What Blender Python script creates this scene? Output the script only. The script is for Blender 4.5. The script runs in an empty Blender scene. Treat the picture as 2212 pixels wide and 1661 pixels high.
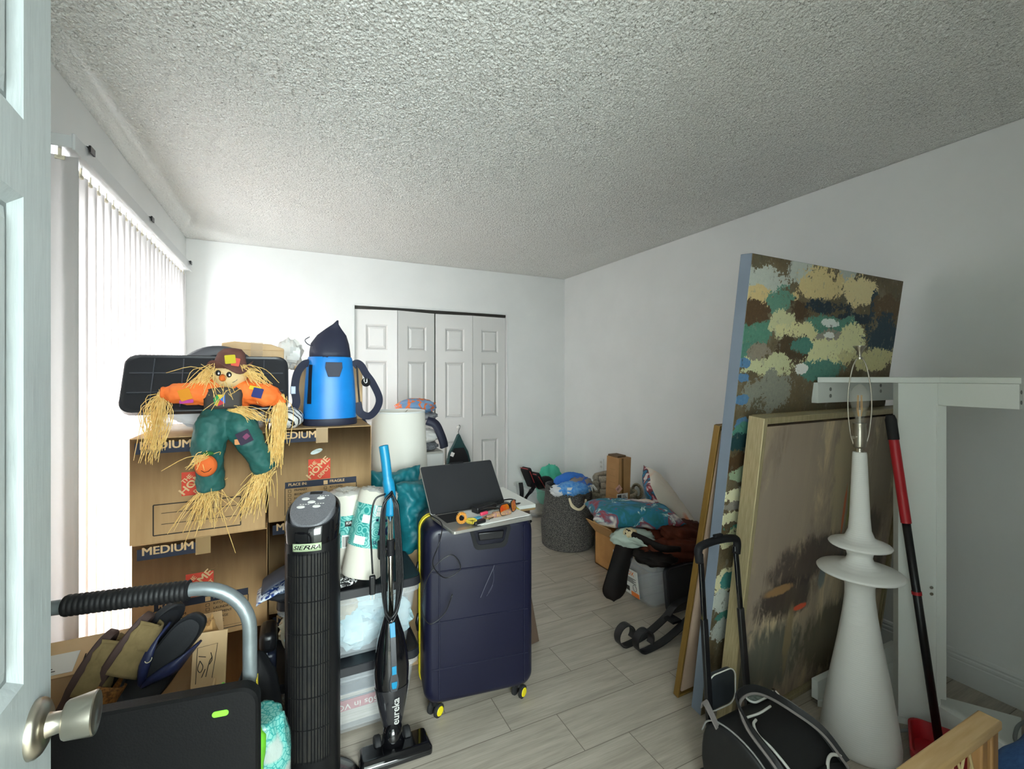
import bpy, bmesh, math, random
from mathutils import Vector, Matrix, noise, Euler

C = bpy.context.scene.collection
S = bpy.context.scene
PI = math.pi
R_ = math.radians

# ------------------------------------------------------------------ camera, world, lights, exposure
cam_d = bpy.data.cameras.new('camera')
cam_d.lens = 16.0
cam_d.sensor_width = 36.0
cam_d.clip_start = 0.02
cam_d.shift_y = -19.5 / 2212
cam = bpy.data.objects.new('camera', cam_d)
cam.location = (0, 0, 1.379)
cam.rotation_euler = (R_(90), 0, R_(-25.89))
C.objects.link(cam)
S.camera = cam

S.view_settings.view_transform = 'Standard'
S.view_settings.look = 'None'
S.view_settings.gamma = 1
S.view_settings.use_curve_mapping = False
S.view_settings.exposure = 0.55
try:
    S.cycles.use_denoising = True
    S.cycles.max_bounces = 10
    S.cycles.diffuse_bounces = 6
    S.cycles.transparent_max_bounces = 16
    S.cycles.sample_clamp_indirect = 4
    S.cycles.caustics_reflective = False
    S.cycles.caustics_refractive = False
except Exception:
    pass

W = bpy.data.worlds.new('sky')
S.world = W
W.use_nodes = True
_bg = W.node_tree.nodes['Background']
_bg.inputs['Color'].default_value = (0.80, 0.93, 1.0, 1)
_bg.inputs['Strength'].default_value = 1.0

def area(name, loc, rot, sx, sy, power, col):
    d = bpy.data.lights.new(name, 'AREA')
    d.shape = 'RECTANGLE'; d.size = sx; d.size_y = sy
    d.energy = power; d.color = col
    o = bpy.data.objects.new(name, d)
    o.location = loc; o.rotation_euler = rot
    C.objects.link(o)
    return o
# daylight outside the glass door in the left wall
area('daylight', (-1.12, 2.9, 1.10), (0, R_(-90), 0), 2.1, 1.95, 300, (0.955, 0.985, 1.0))
# added fill light behind the camera, outside a made-up hallway window
area('hall_fill', (0.0, -2.12, 1.52), (R_(90), 0, 0), 1.7, 1.3, 170, (0.87, 1.0, 0.99))

# ------------------------------------------------------------------ colours and materials
def lin(c):
    if isinstance(c, str):
        c = c.lstrip('#'); c = [int(c[i:i + 2], 16) / 255 for i in (0, 2, 4)]
        c = [x / 12.92 if x <= 0.04045 else ((x + 0.055) / 1.055) ** 2.4 for x in c]
    return (c[0], c[1], c[2], 1)

class NT:
    def __init__(s, name):
        s.m = bpy.data.materials.new(name); s.m.use_nodes = True
        s.t = s.m.node_tree; s.b = s.t.nodes['Principled BSDF']; s.o = s.t.nodes['Material Output']
    def n(s, typ, **kw):
        x = s.t.nodes.new(typ)
        for k, v in kw.items():
            if k.startswith('i_'):
                x.inputs[k[2:].replace('_', ' ')].default_value = v
            else:
                setattr(x, k, v)
        return x
    def l(s, a, b): s.t.links.new(a, b)
    def coord(s, scale=(1, 1, 1), loc=(0, 0, 0), rot=(0, 0, 0), kind='Object'):
        tc = s.n('ShaderNodeTexCoord'); mp = s.n('ShaderNodeMapping')
        mp.inputs['Scale'].default_value = scale; mp.inputs['Location'].default_value = loc
        mp.inputs['Rotation'].default_value = rot
        s.l(tc.outputs[kind], mp.inputs['Vector']); return mp.outputs['Vector']
    def noise(s, vec, scale, detail=4, rough=.55, dist=0):
        x = s.n('ShaderNodeTexNoise'); s.l(vec, x.inputs['Vector'])
        x.inputs['Scale'].default_value = scale; x.inputs['Detail'].default_value = detail
        x.inputs['Roughness'].default_value = rough; x.inputs['Distortion'].default_value = dist
        return x.outputs['Fac']
    def ramp(s, fac, stops, interp='LINEAR'):
        x = s.n('ShaderNodeValToRGB'); x.color_ramp.interpolation = interp
        e = x.color_ramp.elements
        e[0].position, e[0].color = stops[0][0], lin(stops[0][1])
        e[1].position, e[1].color = stops[-1][0], lin(stops[-1][1])
        for p, c in stops[1:-1]:
            k = e.new(p); k.color = lin(c)
        s.l(fac, x.inputs['Fac']); return x.outputs['Color']
    def mix(s, fac, a, b, blend='MIX'):
        x = s.n('ShaderNodeMix', data_type='RGBA', blend_type=blend)
        if isinstance(fac, (int, float)): x.inputs[0].default_value = fac
        else: s.l(fac, x.inputs[0])
        for i, v in ((6, a), (7, b)):
            if hasattr(v, 'links'): s.l(v, x.inputs[i])
            else: x.inputs[i].default_value = lin(v)
        return x.outputs[2]
    def math(s, op, a, b=None, clamp=False):
        x = s.n('ShaderNodeMath', operation=op, use_clamp=clamp)
        for i, v in ((0, a), (1, b)):
            if v is None: continue
            if hasattr(v, 'links'): s.l(v, x.inputs[i])
            else: x.inputs[i].default_value = v
        return x.outputs[0]
    def bump(s, h, strength=.3, dist=.002):
        x = s.n('ShaderNodeBump'); x.inputs['Strength'].default_value = strength
        x.inputs['Distance'].default_value = dist
        s.l(h, x.inputs['Height']); s.l(x.outputs['Normal'], s.b.inputs['Normal'])
    def col(s, c):
        if hasattr(c, 'links'): s.l(c, s.b.inputs['Base Color'])
        else: s.b.inputs['Base Color'].default_value = lin(c)
    def set(s, **kw):
        for k, v in kw.items():
            s.b.inputs[k.replace('_', ' ')].default_value = v

def mat(name, c, rough=.6, metal=0., c2=None, ns=9., bump=0., bs=250., spec=.5, coat=0., alpha=1., stretch=(1, 1, 1), nd=4, sheen=0., lo=.35, hi=.65):
    t = NT(name)
    t.set(Roughness=rough, Metallic=metal, Alpha=alpha, Specular_IOR_Level=spec, Coat_Weight=coat, Sheen_Weight=sheen)
    v = t.coord(stretch)
    if c2: t.col(t.ramp(t.noise(v, ns, nd), [(lo, c), (hi, c2)]))
    else: t.col(c)
    if bump: t.bump(t.noise(v, bs, 3), bump, .002)
    return t.m

# ------------------------------------------------------------------ mesh helpers
def rot(ax=0, ay=0, az=0): return Euler((R_(ax), R_(ay), R_(az))).to_matrix().to_4x4()
def trans(x, y, z): return Matrix.Translation((x, y, z))
def frame(o, X, Y=None, Z=None):
    """4x4 with origin o, x axis X, and z axis close to Z (or y close to Y)"""
    X = Vector(X).normalized()
    if Z is not None:
        Z = Vector(Z); Y = Z.cross(X).normalized(); Z = X.cross(Y)
    else:
        Y = Vector(Y); Z = X.cross(Y).normalized(); Y = Z.cross(X)
    m = Matrix((X, Y, Z)).transposed().to_4x4(); m.translation = Vector(o); return m

class MB:
    def __init__(s): s.v = []; s.f = []
    def add(s, vs, fs, M=None):
        b = len(s.v)
        s.v += [tuple(M @ Vector(p)) if M else tuple(p) for p in vs]
        s.f += [tuple(i + b for i in q) for q in fs]; return s
    def box(s, x0, x1, y0, y1, z0, z1, M=None):
        vs = [(x, y, z) for z in (z0, z1) for x, y in ((x0, y0), (x1, y0), (x1, y1), (x0, y1))]
        return s.add(vs, [(3, 2, 1, 0), (4, 5, 6, 7), (0, 1, 5, 4), (1, 2, 6, 5), (2, 3, 7, 6), (3, 0, 4, 7)], M)
    def prism(s, poly, z0, z1, M=None):
        n = len(poly)
        vs = [(x, y, z0) for x, y in poly] + [(x, y, z1) for x, y in poly]
        fs = [tuple(range(n - 1, -1, -1)), tuple(range(n, 2 * n))] + [(i, (i + 1) % n, n + (i + 1) % n, n + i) for i in range(n)]
        return s.add(vs, fs, M)
    def rings(s, rs, cap=True, closed=True):
        """rs: list of rings (lists of points of equal length)"""
        n = len(rs[0]); vs = [p for r in rs for p in r]; fs = []
        for k in range(len(rs) - 1):
            for i in range(n if closed else n - 1):
                j = (i + 1) % n
                fs.append((k * n + i, k * n + j, (k + 1) * n + j, (k + 1) * n + i))
        if cap:
            fs.append(tuple(range(n - 1, -1, -1))); b = (len(rs) - 1) * n; fs.append(tuple(range(b, b + n)))
        return s.add(vs, fs)
    def lathe(s, prof, n=32, M=None, sx=1, sy=1, cap=True):
        M = M or Matrix()
        return s.rings([[tuple(M @ Vector((r * sx * math.cos(2 * PI * i / n), r * sy * math.sin(2 * PI * i / n), z))) for i in range(n)] for r, z in prof], cap)
    def tube(s, path, r, n=8, closed=False, flat=1.):
        P = [Vector(p) for p in path]; m = len(P)
        rr = r if isinstance(r, (list, tuple)) else [r] * m
        T = []
        for i in range(m):
            a = P[(i - 1) % m] if closed else P[max(i - 1, 0)]
            b = P[(i + 1) % m] if closed else P[min(i + 1, m - 1)]
            T.append((b - a).normalized() if (b - a).length > 1e-9 else Vector((0, 0, 1)))
        up = Vector((0, 0, 1)) if abs(T[0].z) < .9 else Vector((1, 0, 0))
        N = (up - T[0] * up.dot(T[0])).normalized(); rs = []
        for i in range(m):
            N = (N - T[i] * N.dot(T[i])).normalized(); B = T[i].cross(N)
            rs.append([tuple(P[i] + rr[i] * (math.cos(2 * PI * k / n) * N + flat * math.sin(2 * PI * k / n) * B)) for k in range(n)])
        if closed: rs.append(rs[0])
        return s.rings(rs, not closed)
    def strap(s, path, w, t, side):
        """flat band along path; side = direction(s) of its width"""
        P = [Vector(p) for p in path]; m = len(P); rs = []
        for i in range(m):
            T = (P[min(i + 1, m - 1)] - P[max(i - 1, 0)]).normalized()
            sd = T.cross(Vector((0, 1, 0))) + Vector((0, .35, 0)) if side == 'face' else Vector(side[i] if isinstance(side, list) else side); sd = (sd - T * sd.dot(T)).normalized(); nn = T.cross(sd)
            rs.append([tuple(P[i] + a * sd * w / 2 + b * nn * t / 2) for a, b in ((-1, -1), (1, -1), (1, 1), (-1, 1))])
        return s.rings(rs)
    def ell(s, c, rad, nu=24, nv=14, fn=None, M=None):
        vs = []; fs = []
        c = Vector(c)
        for j in range(nv + 1):
            th = PI * j / nv
            for i in range(nu):
                ph = 2 * PI * i / nu
                d = Vector((math.sin(th) * math.cos(ph), math.sin(th) * math.sin(ph), math.cos(th)))
                k = fn(d) if fn else 1.
                vs.append(c + Vector((d.x * rad[0], d.y * rad[1], d.z * rad[2])) * k)
        for j in range(nv):
            for i in range(nu):
                a, b = j * nu + i, j * nu + (i + 1) % nu
                fs.append((a, a + nu, b + nu, b))
        return s.add(vs, fs, M)
    def grid(s, fn, nu, nv):
        vs = [fn(i / nu, j / nv) for j in range(nv + 1) for i in range(nu + 1)]
        fs = [(j * (nu + 1) + i, j * (nu + 1) + i + 1, (j + 1) * (nu + 1) + i + 1, (j + 1) * (nu + 1) + i) for j in range(nv) for i in range(nu)]
        return s.add(vs, fs)
    def text(s, txt, size, M, bold=0., ax='LEFT', ay='BOTTOM', sx=1., shear=0.):
        cu = bpy.data.curves.new('t', 'FONT'); cu.body = txt; cu.size = size; cu.offset = 0
        cu.align_x = ax; cu.align_y = ay; cu.shear = shear; cu.resolution_u = 3
        ob = bpy.data.objects.new('t', cu); C.objects.link(ob)
        me = ob.evaluated_get(bpy.context.evaluated_depsgraph_get()).to_mesh()
        vs = [tuple(v.co) for v in me.vertices]; fs = [tuple(p.vertices) for p in me.polygons]
        for k, (dx, dy) in enumerate(((-1, -.5), (1, -.5), (-1, .5), (1, .5)) if bold else ((0, 0),)):
            s.add([(x * sx + dx * bold * .7, y + dy * bold * .7, z + k * 3e-5) for x, y, z in vs], fs, M)
        bpy.data.objects.remove(ob); bpy.data.curves.remove(cu); return s
    def build(s, name, m, parent=None, smooth=False, bevel=0., seg=2, sub=0, solid=0., remesh=0., weld=True, ang=40):
        me = bpy.data.meshes.new(name); me.from_pydata([tuple(p) for p in s.v], [], s.f)
        bm = bmesh.new(); bm.from_mesh(me)
        if weld: bmesh.ops.remove_doubles(bm, verts=bm.verts, dist=1e-5)
        bmesh.ops.recalc_face_normals(bm, faces=bm.faces); bm.to_mesh(me); bm.free()
        me.materials.append(m)
        o = bpy.data.objects.new(name, me); C.objects.link(o)
        if parent: o.parent = parent
        if remesh:
            k = o.modifiers.new('r', 'REMESH'); k.mode = 'VOXEL'; k.voxel_size = remesh; k.use_smooth_shade = True
            k = o.modifiers.new('s', 'SMOOTH'); k.iterations = 4; k.factor = .5
        if bevel:
            k = o.modifiers.new('b', 'BEVEL'); k.width = bevel; k.segments = seg; k.limit_method = 'ANGLE'; k.angle_limit = R_(35)
        if solid:
            k = o.modifiers.new('k', 'SOLIDIFY'); k.thickness = solid; k.offset = 0
        if sub:
            k = o.modifiers.new('u', 'SUBSURF'); k.levels = sub; k.render_levels = sub
        if smooth or sub or bevel:
            if smooth == 'auto' or (bevel and not smooth):
                bm = bmesh.new(); bm.from_mesh(me)
                for f in bm.faces: f.smooth = True
                for e in bm.edges:
                    if len(e.link_faces) == 2 and e.calc_face_angle(0) > R_(ang): e.smooth = False
                bm.to_mesh(me); bm.free()
            else:
                for p in me.polygons: p.use_smooth = True
        return o

def tag(o, label, cat, group=None):
    o['label'] = label; o['category'] = cat
    if group: o['group'] = group
    return o
def thing(name, label, cat, loc=(0, 0, 0), rz=0, group=None, M=None):
    o = bpy.data.objects.new(name, None); C.objects.link(o); o.empty_display_size = .1
    if M is not None: o.matrix_world = M
    else: o.location = loc; o.rotation_euler = (0, 0, R_(rz))
    return tag(o, label, cat, group)
def struct(o):
    o['kind'] = 'structure'; return o
def bez(pts, n=8):
    """smooth Catmull-Rom path through pts"""
    P = [Vector(p) for p in pts]; P = [2 * P[0] - P[1]] + P + [2 * P[-1] - P[-2]]; out = []
    for i in range(1, len(P) - 2):
        for k in range(n):
            t = k / n
            out.append(.5 * ((2 * P[i]) + (-P[i - 1] + P[i + 1]) * t + (2 * P[i - 1] - 5 * P[i] + 4 * P[i + 1] - P[i + 2]) * t * t + (-P[i - 1] + 3 * P[i] - 3 * P[i + 1] + P[i + 2]) * t ** 3))
    out.append(P[-2]); return out
def nz(p, s, seed=0.): return noise.noise(Vector(p) * s + Vector((seed * 7.3, seed * 3.1, seed * 1.7)))
def rrect(w, h, r, n=5):
    out = []
    for cx, cy, a in ((w / 2 - r, h / 2 - r, 0), (-w / 2 + r, h / 2 - r, 90), (-w / 2 + r, -h / 2 + r, 180), (w / 2 - r, -h / 2 + r, 270)):
        for k in range(n + 1):
            t = R_(a + 90 * k / n); out.append((cx + r * math.cos(t), cy + r * math.sin(t)))
    return out
def crumple(mb, c, rad, seed, amp=.3, f=3., nu=40, nv=24, M=None, flat=None):
    def fn(d):
        k = 1 + amp * (1 - 2 * abs(nz(d, f, seed))) * .6 + amp * .5 * nz(d, f * 2.3, seed + 5) + amp * .25 * nz(d, f * 5, seed + 9)
        return k
    return mb.ell(c, rad, nu, nv, fn, M)
FR = rot(90, 0, 0)     # text plane -> upright, facing -y

# ------------------------------------------------------------------ common materials
m_wall = mat('wall_paint', '#e6e7e6', .7, c2='#e2e3e2', ns=3, bump=.06, bs=180)
m_trim = mat('trim_paint', '#dcdedd', .35)
m_white = mat('white_laminate', '#eaede8', .38, spec=.5)
m_black = mat('black_plastic', '#131316', .35)
m_blackm = mat('black_matte_plastic', '#151518', .6, bump=.15, bs=400, spec=.25)
m_gloss = mat('black_gloss_plastic', '#0c0c0f', .08, coat=.6)
m_rubber = mat('black_rubber', '#1b1b1d', .75, bump=.2, bs=300)
m_steel = mat('brushed_nickel', '#b9b3a6', .28, 1., bump=.05, bs=500, stretch=(1, 1, 30))
m_chrome = mat('chrome', '#d8d4cc', .12, 1.)
m_card = mat('cardboard', '#bf9d72', .9, c2='#b59369', spec=.2, ns=14, bump=.06, bs=120, stretch=(3, 3, .3))
m_card2 = mat('cardboard_light', '#d3b48c', .85, c2='#caa97f', ns=10, bump=.05, bs=90)
m_navyink = mat('navy_print', '#272c3c', .8)
m_redink = mat('red_print', '#c0402c', .8)
m_blackink = mat('black_print', '#2a241f', .8)
m_cardink = mat('cardboard_coloured_lettering', '#c7a67c', .85)
m_tape = mat('clear_tape', '#c9a878', .35, alpha=.40, spec=.3)
m_clear = mat('clear_plastic', '#e4e9ee', .22, alpha=.20, coat=.3)
m_clearf = mat('frosted_plastic', '#e4ebf2', .35, alpha=.55)
m_paper = mat('white_paper', '#e6e5e1', .7)
m_straw = mat('straw', '#f2d28a', .6, c2='#e0b566', ns=60)
m_teal = mat('teal_fabric', '#11737e', .5, c2='#0d626d', ns=12, bump=.15, bs=300, sheen=0)

# ------------------------------------------------------------------ room shell
XL, XR, YB, H = -.731, 2.717, 4.266, 2.44
def floor_mat():
    t = NT('wood_look_tile')
    tc = t.n('ShaderNodeTexCoord'); sp = t.n('ShaderNodeSeparateXYZ'); t.l(tc.outputs['Object'], sp.inputs[0])
    x, y = sp.outputs[0], sp.outputs[1]
    v = t.math('DIVIDE', t.math('SUBTRACT', y, 1.387), .2015)
    row = t.math('FLOOR', v)
    u = t.math('DIVIDE', t.math('ADD', t.math('SUBTRACT', x, .972), t.math('MULTIPLY', row, .2033)), .61)
    colm = t.math('FLOOR', u)
    cv = t.n('ShaderNodeCombineXYZ'); t.l(colm, cv.inputs[0]); t.l(row, cv.inputs[1])
    wn = t.n('ShaderNodeTexWhiteNoise', noise_dimensions='2D'); t.l(cv.outputs[0], wn.inputs['Vector'])
    # per-tile grain offset
    mp = t.n('ShaderNodeCombineXYZ')
    t.l(t.math('ADD', t.math('MULTIPLY', x, 1.3), t.math('MULTIPLY', wn.outputs['Value'], 40)), mp.inputs[0])
    t.l(t.math('MULTIPLY', y, 15), mp.inputs[1])
    g1 = t.noise(mp.outputs[0], 1.6, 8, .62, .5)
    mp2 = t.n('ShaderNodeCombineXYZ')
    t.l(t.math('ADD', t.math('MULTIPLY', x, 5), t.math('MULTIPLY', wn.outputs['Value'], 90)), mp2.inputs[0])
    t.l(t.math('MULTIPLY', y, 110), mp2.inputs[1])
    g2 = t.noise(mp2.outputs[0], 1.5, 4, .6)
    c = t.ramp(g1, [(.22, '#7d7467'), (.42, '#a0978a'), (.58, '#b7aea0'), (.8, '#c4bbad')])
    c = t.mix(.35, c, t.ramp(g2, [(.3, '#8d8477'), (.7, '#c8bfb1')]))
    c = t.mix(t.math('MULTIPLY', wn.outputs['Value'], .22), c, '#aaa191')
    fu = t.math('FRACT', u); fv = t.math('FRACT', v)
    du = t.math('MULTIPLY', t.math('MINIMUM', fu, t.math('SUBTRACT', 1, fu)), .61)
    dv = t.math('MULTIPLY', t.math('MINIMUM', fv, t.math('SUBTRACT', 1, fv)), .2015)
    joint = t.math('LESS_THAN', t.math('MINIMUM', du, dv), .0016)
    t.col(t.mix(joint, c, '#756c60'))
    t.set(Roughness=.42)
    t.bump(t.math('SUBTRACT', g2, t.math('MULTIPLY', joint, 2.)), .12, .002)
    return t.m
struct(MB().box(XL - .4, XR + .3, -2.2, 5.2, -.12, 0).build('floor', floor_mat()))

def ceil_mat():
    t = NT('popcorn_ceiling'); v = t.coord()
    n1 = t.noise(v, 115, 2, .5); n2 = t.noise(v, 240, 2, .5)
    vo = t.n('ShaderNodeTexVoronoi'); t.l(v, vo.inputs['Vector']); vo.inputs['Scale'].default_value = 150
    h = t.math('ADD', t.math('MULTIPLY', n1, 1.0), t.math('SUBTRACT', t.math('MULTIPLY', n2, .6), t.math('MULTIPLY', vo.outputs['Distance'], .9)))
    t.col('#f0f0ed'); t.set(Roughness=.9, Specular_IOR_Level=.1)
    t.bump(h, .6, .005)
    return t.m
struct(MB().box(XL - .4, XR + .3, -2.2, 5.2, H + .012, H + .1).build('ceiling', ceil_mat()))
def popcorn():
    x0, x1, y0, y1, st = XL - .02, XR + .02, .25, YB + .02, .004
    nx, ny = int((x1 - x0) / st), int((y1 - y0) / st)
    vs = [(x0 + (x1 - x0) * i / nx, y0 + (y1 - y0) * j / ny, H + .004) for j in range(ny + 1) for i in range(nx + 1)]
    w = nx + 1
    fs = [(j * w + i, (j + 1) * w + i, (j + 1) * w + i + 1, j * w + i + 1) for j in range(ny) for i in range(nx)]
    me = bpy.data.meshes.new('popcorn_ceiling'); me.from_pydata(vs, [], fs); me.materials.append(bpy.data.materials['popcorn_ceiling'])
    for p in me.polygons: p.use_smooth = True
    o = bpy.data.objects.new('ceiling_texture', me); C.objects.link(o); o.parent = bpy.data.objects['ceiling']
    tx = bpy.data.textures.new('popcorn', 'CLOUDS'); tx.noise_scale = .0058; tx.noise_depth = 1; tx.contrast = 2.2
    k = o.modifiers.new('d', 'DISPLACE'); k.texture = tx; k.texture_coords = 'LOCAL'; k.direction = 'Z'; k.strength = -.0075; k.mid_level = .35
popcorn()

wy0, wy1, wz1 = 2.06, 3.76, 2.06
wl = MB().box(XL - .14, XL, -.05, wy0, 0, H).box(XL - .14, XL, wy1, 5.2, 0, H).box(XL - .14, XL, wy0, wy1, wz1, H)
struct(wl.build('wall_left', m_wall))
struct(MB().box(XR, XR + .12, -.17, 5.2, 0, H).build('wall_right', m_wall))
cx0, cx1, cz1 = .509, 2.012, 2.012
wb = MB().box(XL, cx0, YB, YB + .11, 0, H).box(cx1, XR, YB, YB + .11, 0, H).box(cx0, cx1, YB, YB + .11, cz1, H)
struct(wb.build('wall_back', m_wall))
struct(MB().box(XL, XR, 4.98, 5.1, 0, H).box(cx0 - .1, cx0, YB + .11, 4.98, 0, H).box(cx1, cx1 + .1, YB + .11, 4.98, 0, H).build('wall_closet', m_wall))
struct(MB().box(-.95, -.30, -.17, -.05, 0, H).box(.60, XR, -.17, -.05, 0, H).box(-.30, .60, -.17, -.05, 2.07, H).build('wall_front', m_wall))

hw = MB().box(-.95, -.87, -2.06, -1.95, 0, H).box(.87, 1.5, -2.06, -1.95, 0, H).box(-.87, .87, -2.06, -1.95, 0, .85).box(-.87, .87, -2.06, -1.95, 2.18, H)  # unseen hall walls; window opening added and sized for the fill light
hw.box(-1.06, -.95, -2.06, -.17, 0, H).box(1.5, 1.61, -2.06, -.17, 0, H)
struct(hw.build('wall_hall', m_wall))
def base_prof(x, sgn):  # profile (depth, z)
    return [(0, 0), (.014, 0), (.014, .092), (.0105, .097), (.0125, .104), (.0125, .112), (.008, .118), (.010, .126), (.006, .136), (0, .141)]
def baseboard(name, p0, p1, nrm):
    p0, p1, nrm = Vector(p0), Vector(p1), Vector(nrm)
    rs = [[tuple(p + nrm * d + Vector((0, 0, z))) for d, z in base_prof(0, 1)] for p in (p0, p1)]
    struct(MB().rings(rs).build(name, m_trim))
baseboard('baseboard_right', (XR, -.04, 0), (XR, YB, 0), (-1, 0, 0))
baseboard('baseboard_back', (cx1 + .03, YB, 0), (XR, YB, 0), (0, -1, 0))
baseboard('baseboard_back.001', (XL, YB, 0), (cx0 - .01, YB, 0), (0, -1, 0))
baseboard('baseboard_left', (XL, -.04, 0), (XL, wy0 - .02, 0), (1, 0, 0))

# glass door behind the blinds
win = struct(thing('window_1', '', '')); del win['label']; del win['category']
f = MB()
for y in (wy0, (wy0 + wy1) / 2 - .03, wy1 - .06): f.box(XL - .10, XL - .05, y, y + .06, 0, wz1)
f.box(XL - .10, XL - .05, wy0, wy1, 0, .06).box(XL - .10, XL - .05, wy0, wy1, wz1 - .06, wz1)
f.build('window_frame', mat('window_frame_white', '#e2e2e0', .4), win)
MB().box(XL - .078, XL - .073, wy0 + .05, wy1 - .05, .05, wz1 - .05).build('window_glass', mat('window_glass', '#f4f8ff', .02, alpha=.08), win)

# vertical blind
m_vane = NT('white_vinyl_vane')
_tr = m_vane.n('ShaderNodeBsdfTranslucent'); _tr.inputs[0].default_value = lin('#f4f1f0')
_mx = m_vane.n('ShaderNodeMixShader'); _mx.inputs[0].default_value = .45
m_vane.col('#dfdedd'); m_vane.set(Roughness=.45)
m_vane.l(m_vane.b.outputs[0], _mx.inputs[1]); m_vane.l(_tr.outputs[0], _mx.inputs[2]); m_vane.l(_mx.outputs[0], m_vane.o.inputs[0])
m_vane = m_vane.m
bl = thing('vertical_blind', 'white vertical blind with long vinyl vanes hanging over the bright window on the left', 'blind', (-.66, 2.8, 2.1))
bl_o = Vector(bl.location)
hr = MB().box(-.045, .042, -.895, .985, 0, .04).box(.036, .045, -.90, .99, -.008, .045)
hr.build('headrail', mat('headrail_white', '#cfd1d2', .4), bl, bevel=.003)
for y in (-.80, -.05, .90):
    MB().box(.03, .052, y, y + .02, .0405, .05).box(.05, .056, y - .01, y + .03, .028, .05).build('bracket', m_black, bl)
random.seed(4)
nv = 24
for i in range(nv):
    y = -.875 + i * .0795
    a = 88 if i == 0 else (9 + random.uniform(-2, 2) if not 10 < i < 16 else 13 + random.uniform(-3, 3))
    M = trans(0, y, 0) @ rot(0, 0, -a + 90)
    vn = MB()
    def pt(u, v):
        x = (u - .5) * .089; yy = .006 * (1 - (2 * u - 1) ** 2)
        return tuple(M @ Vector((x, yy, -.02 - v * 2.05)))
    vn.grid(pt, 6, 2)
    vn.build('vane', m_vane, bl, smooth=True, solid=.0012)
    cl = MB().box(-.004, .004, -.003, .003, -.03, .002, M).box(-.012, .012, -.003, .003, -.034, -.022, M)
    cl.build('carrier_clip', mat('clip_cream', '#e6dcc4', .5) if i == 0 else bpy.data.materials['clip_cream'], bl)

# panelled doors
def panel_door(mb, w, h, t, cols, rows, stile, face=-1):
    """leaf in x 0..w, z 0..h, moulded face towards -y (y from -t/2)"""
    d = .010
    mb.box(0, w, -t / 2 + d, t / 2 - d, 0, h)
    for sgn in (-1, 1):
        ya, yb = sorted((sgn * (t / 2 - d), sgn * t / 2))
        xs = [0] + [c for c in cols for c in c] + [w]
        # stiles
        x = 0
        edges = [(0, cols[0][0])] + [(cols[i][1], cols[i + 1][0]) for i in range(len(cols) - 1)] + [(cols[-1][1], w)]
        for a, b in edges: mb.box(a, b, ya, yb, 0, h)
        zed = [(0, rows[0][0])] + [(rows[i][1], rows[i + 1][0]) for i in range(len(rows) - 1)] + [(rows[-1][1], h)]
        for ca, cb in cols:
            for a, b in zed: mb.box(ca, cb, ya, yb, a, b)
            for za, zb in rows:
                # sloped moulding then raised field
                y0, y1 = sgn * t / 2, sgn * (t / 2 - d)
                m1, m2 = .014, .032
                o = [(ca, za), (cb, za), (cb, zb), (ca, zb)]
                def ins(k): return [(ca + k, za + k), (cb - k, za + k), (cb - k, zb - k), (ca + k, zb - k)]
                rs = [[(x, y0, z) for x, z in o], [(x, y1, z) for x, z in ins(m1)], [(x, y1, z) for x, z in ins(m1 + .006)], [(x, sgn * (t / 2 - .003), z) for x, z in ins(m2 + .006)]]
                vs = [p for r in rs for p in r]
                fs = [(k * 4 + i, k * 4 + (i + 1) % 4, k * 4 + 4 + (i + 1) % 4, k * 4 + 4 + i) for k in range(3) for i in range(4)] + [(12, 13, 14, 15)]
                mb.add(vs, fs)
    return mb
_t = NT('painted_wood_grain'); _v = _t.coord((14, 14, 1.1)); _n = _t.noise(_v, 9, 6, .6, 1.2)
_t.col(_t.ramp(_n, [(.2, '#adb5b7'), (.6, '#bec6c7')])); _t.set(Roughness=.42); _t.bump(_n, .35, .0015); m_door = _t.m
# open door by the camera: hinge (-.25,.07) -> free edge (-.293,.832)
hx, hy, ex, ey = -.252, .07, -.2945, .832
dw = math.hypot(ex - hx, ey - hy)
Md = frame((hx, hy, 0), (ex - hx, ey - hy, 0), Z=(0, 0, 1))
d1 = bpy.data.objects.new('door_1', None); C.objects.link(d1); d1.matrix_world = Md @ trans(0, .0175, .012); struct(d1)
panel_door(MB(), dw, 2.03, .035, [(.11, dw / 2 - .05), (dw / 2 + .05, dw - .082)], [(.22, .80), (.995, 1.582), (1.675, 1.92)], .11).build('leaf', m_door, d1, weld=False)
kn = MB(); kM = trans(dw - .052, -.0175, .921) @ rot(90, 0, 0)
kn.lathe([(.0, 0), (.034, 0), (.034, .005), (.031, .009), (.0235, .013), (.0, .013)], 36, kM)
kn.lathe([(.0, .010), (.016, .010), (.0135, .016), (.0125, .024), (.0135, .029), (.0, .029)], 28, kM)
kn.lathe([(.0, .029), (.0215, .029), (.023, .031), (.0265, .056), (.0268, .0585), (.0255, .060), (.021, .060), (.019, .0585), (0, .0585)], 40, kM)
kn.build('door_knob', m_steel, d1, smooth='auto')
MB().box(dw - .0005, dw + .0015, -.010, .010, .88, .96).build('latch_plate', m_steel, d1)

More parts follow.
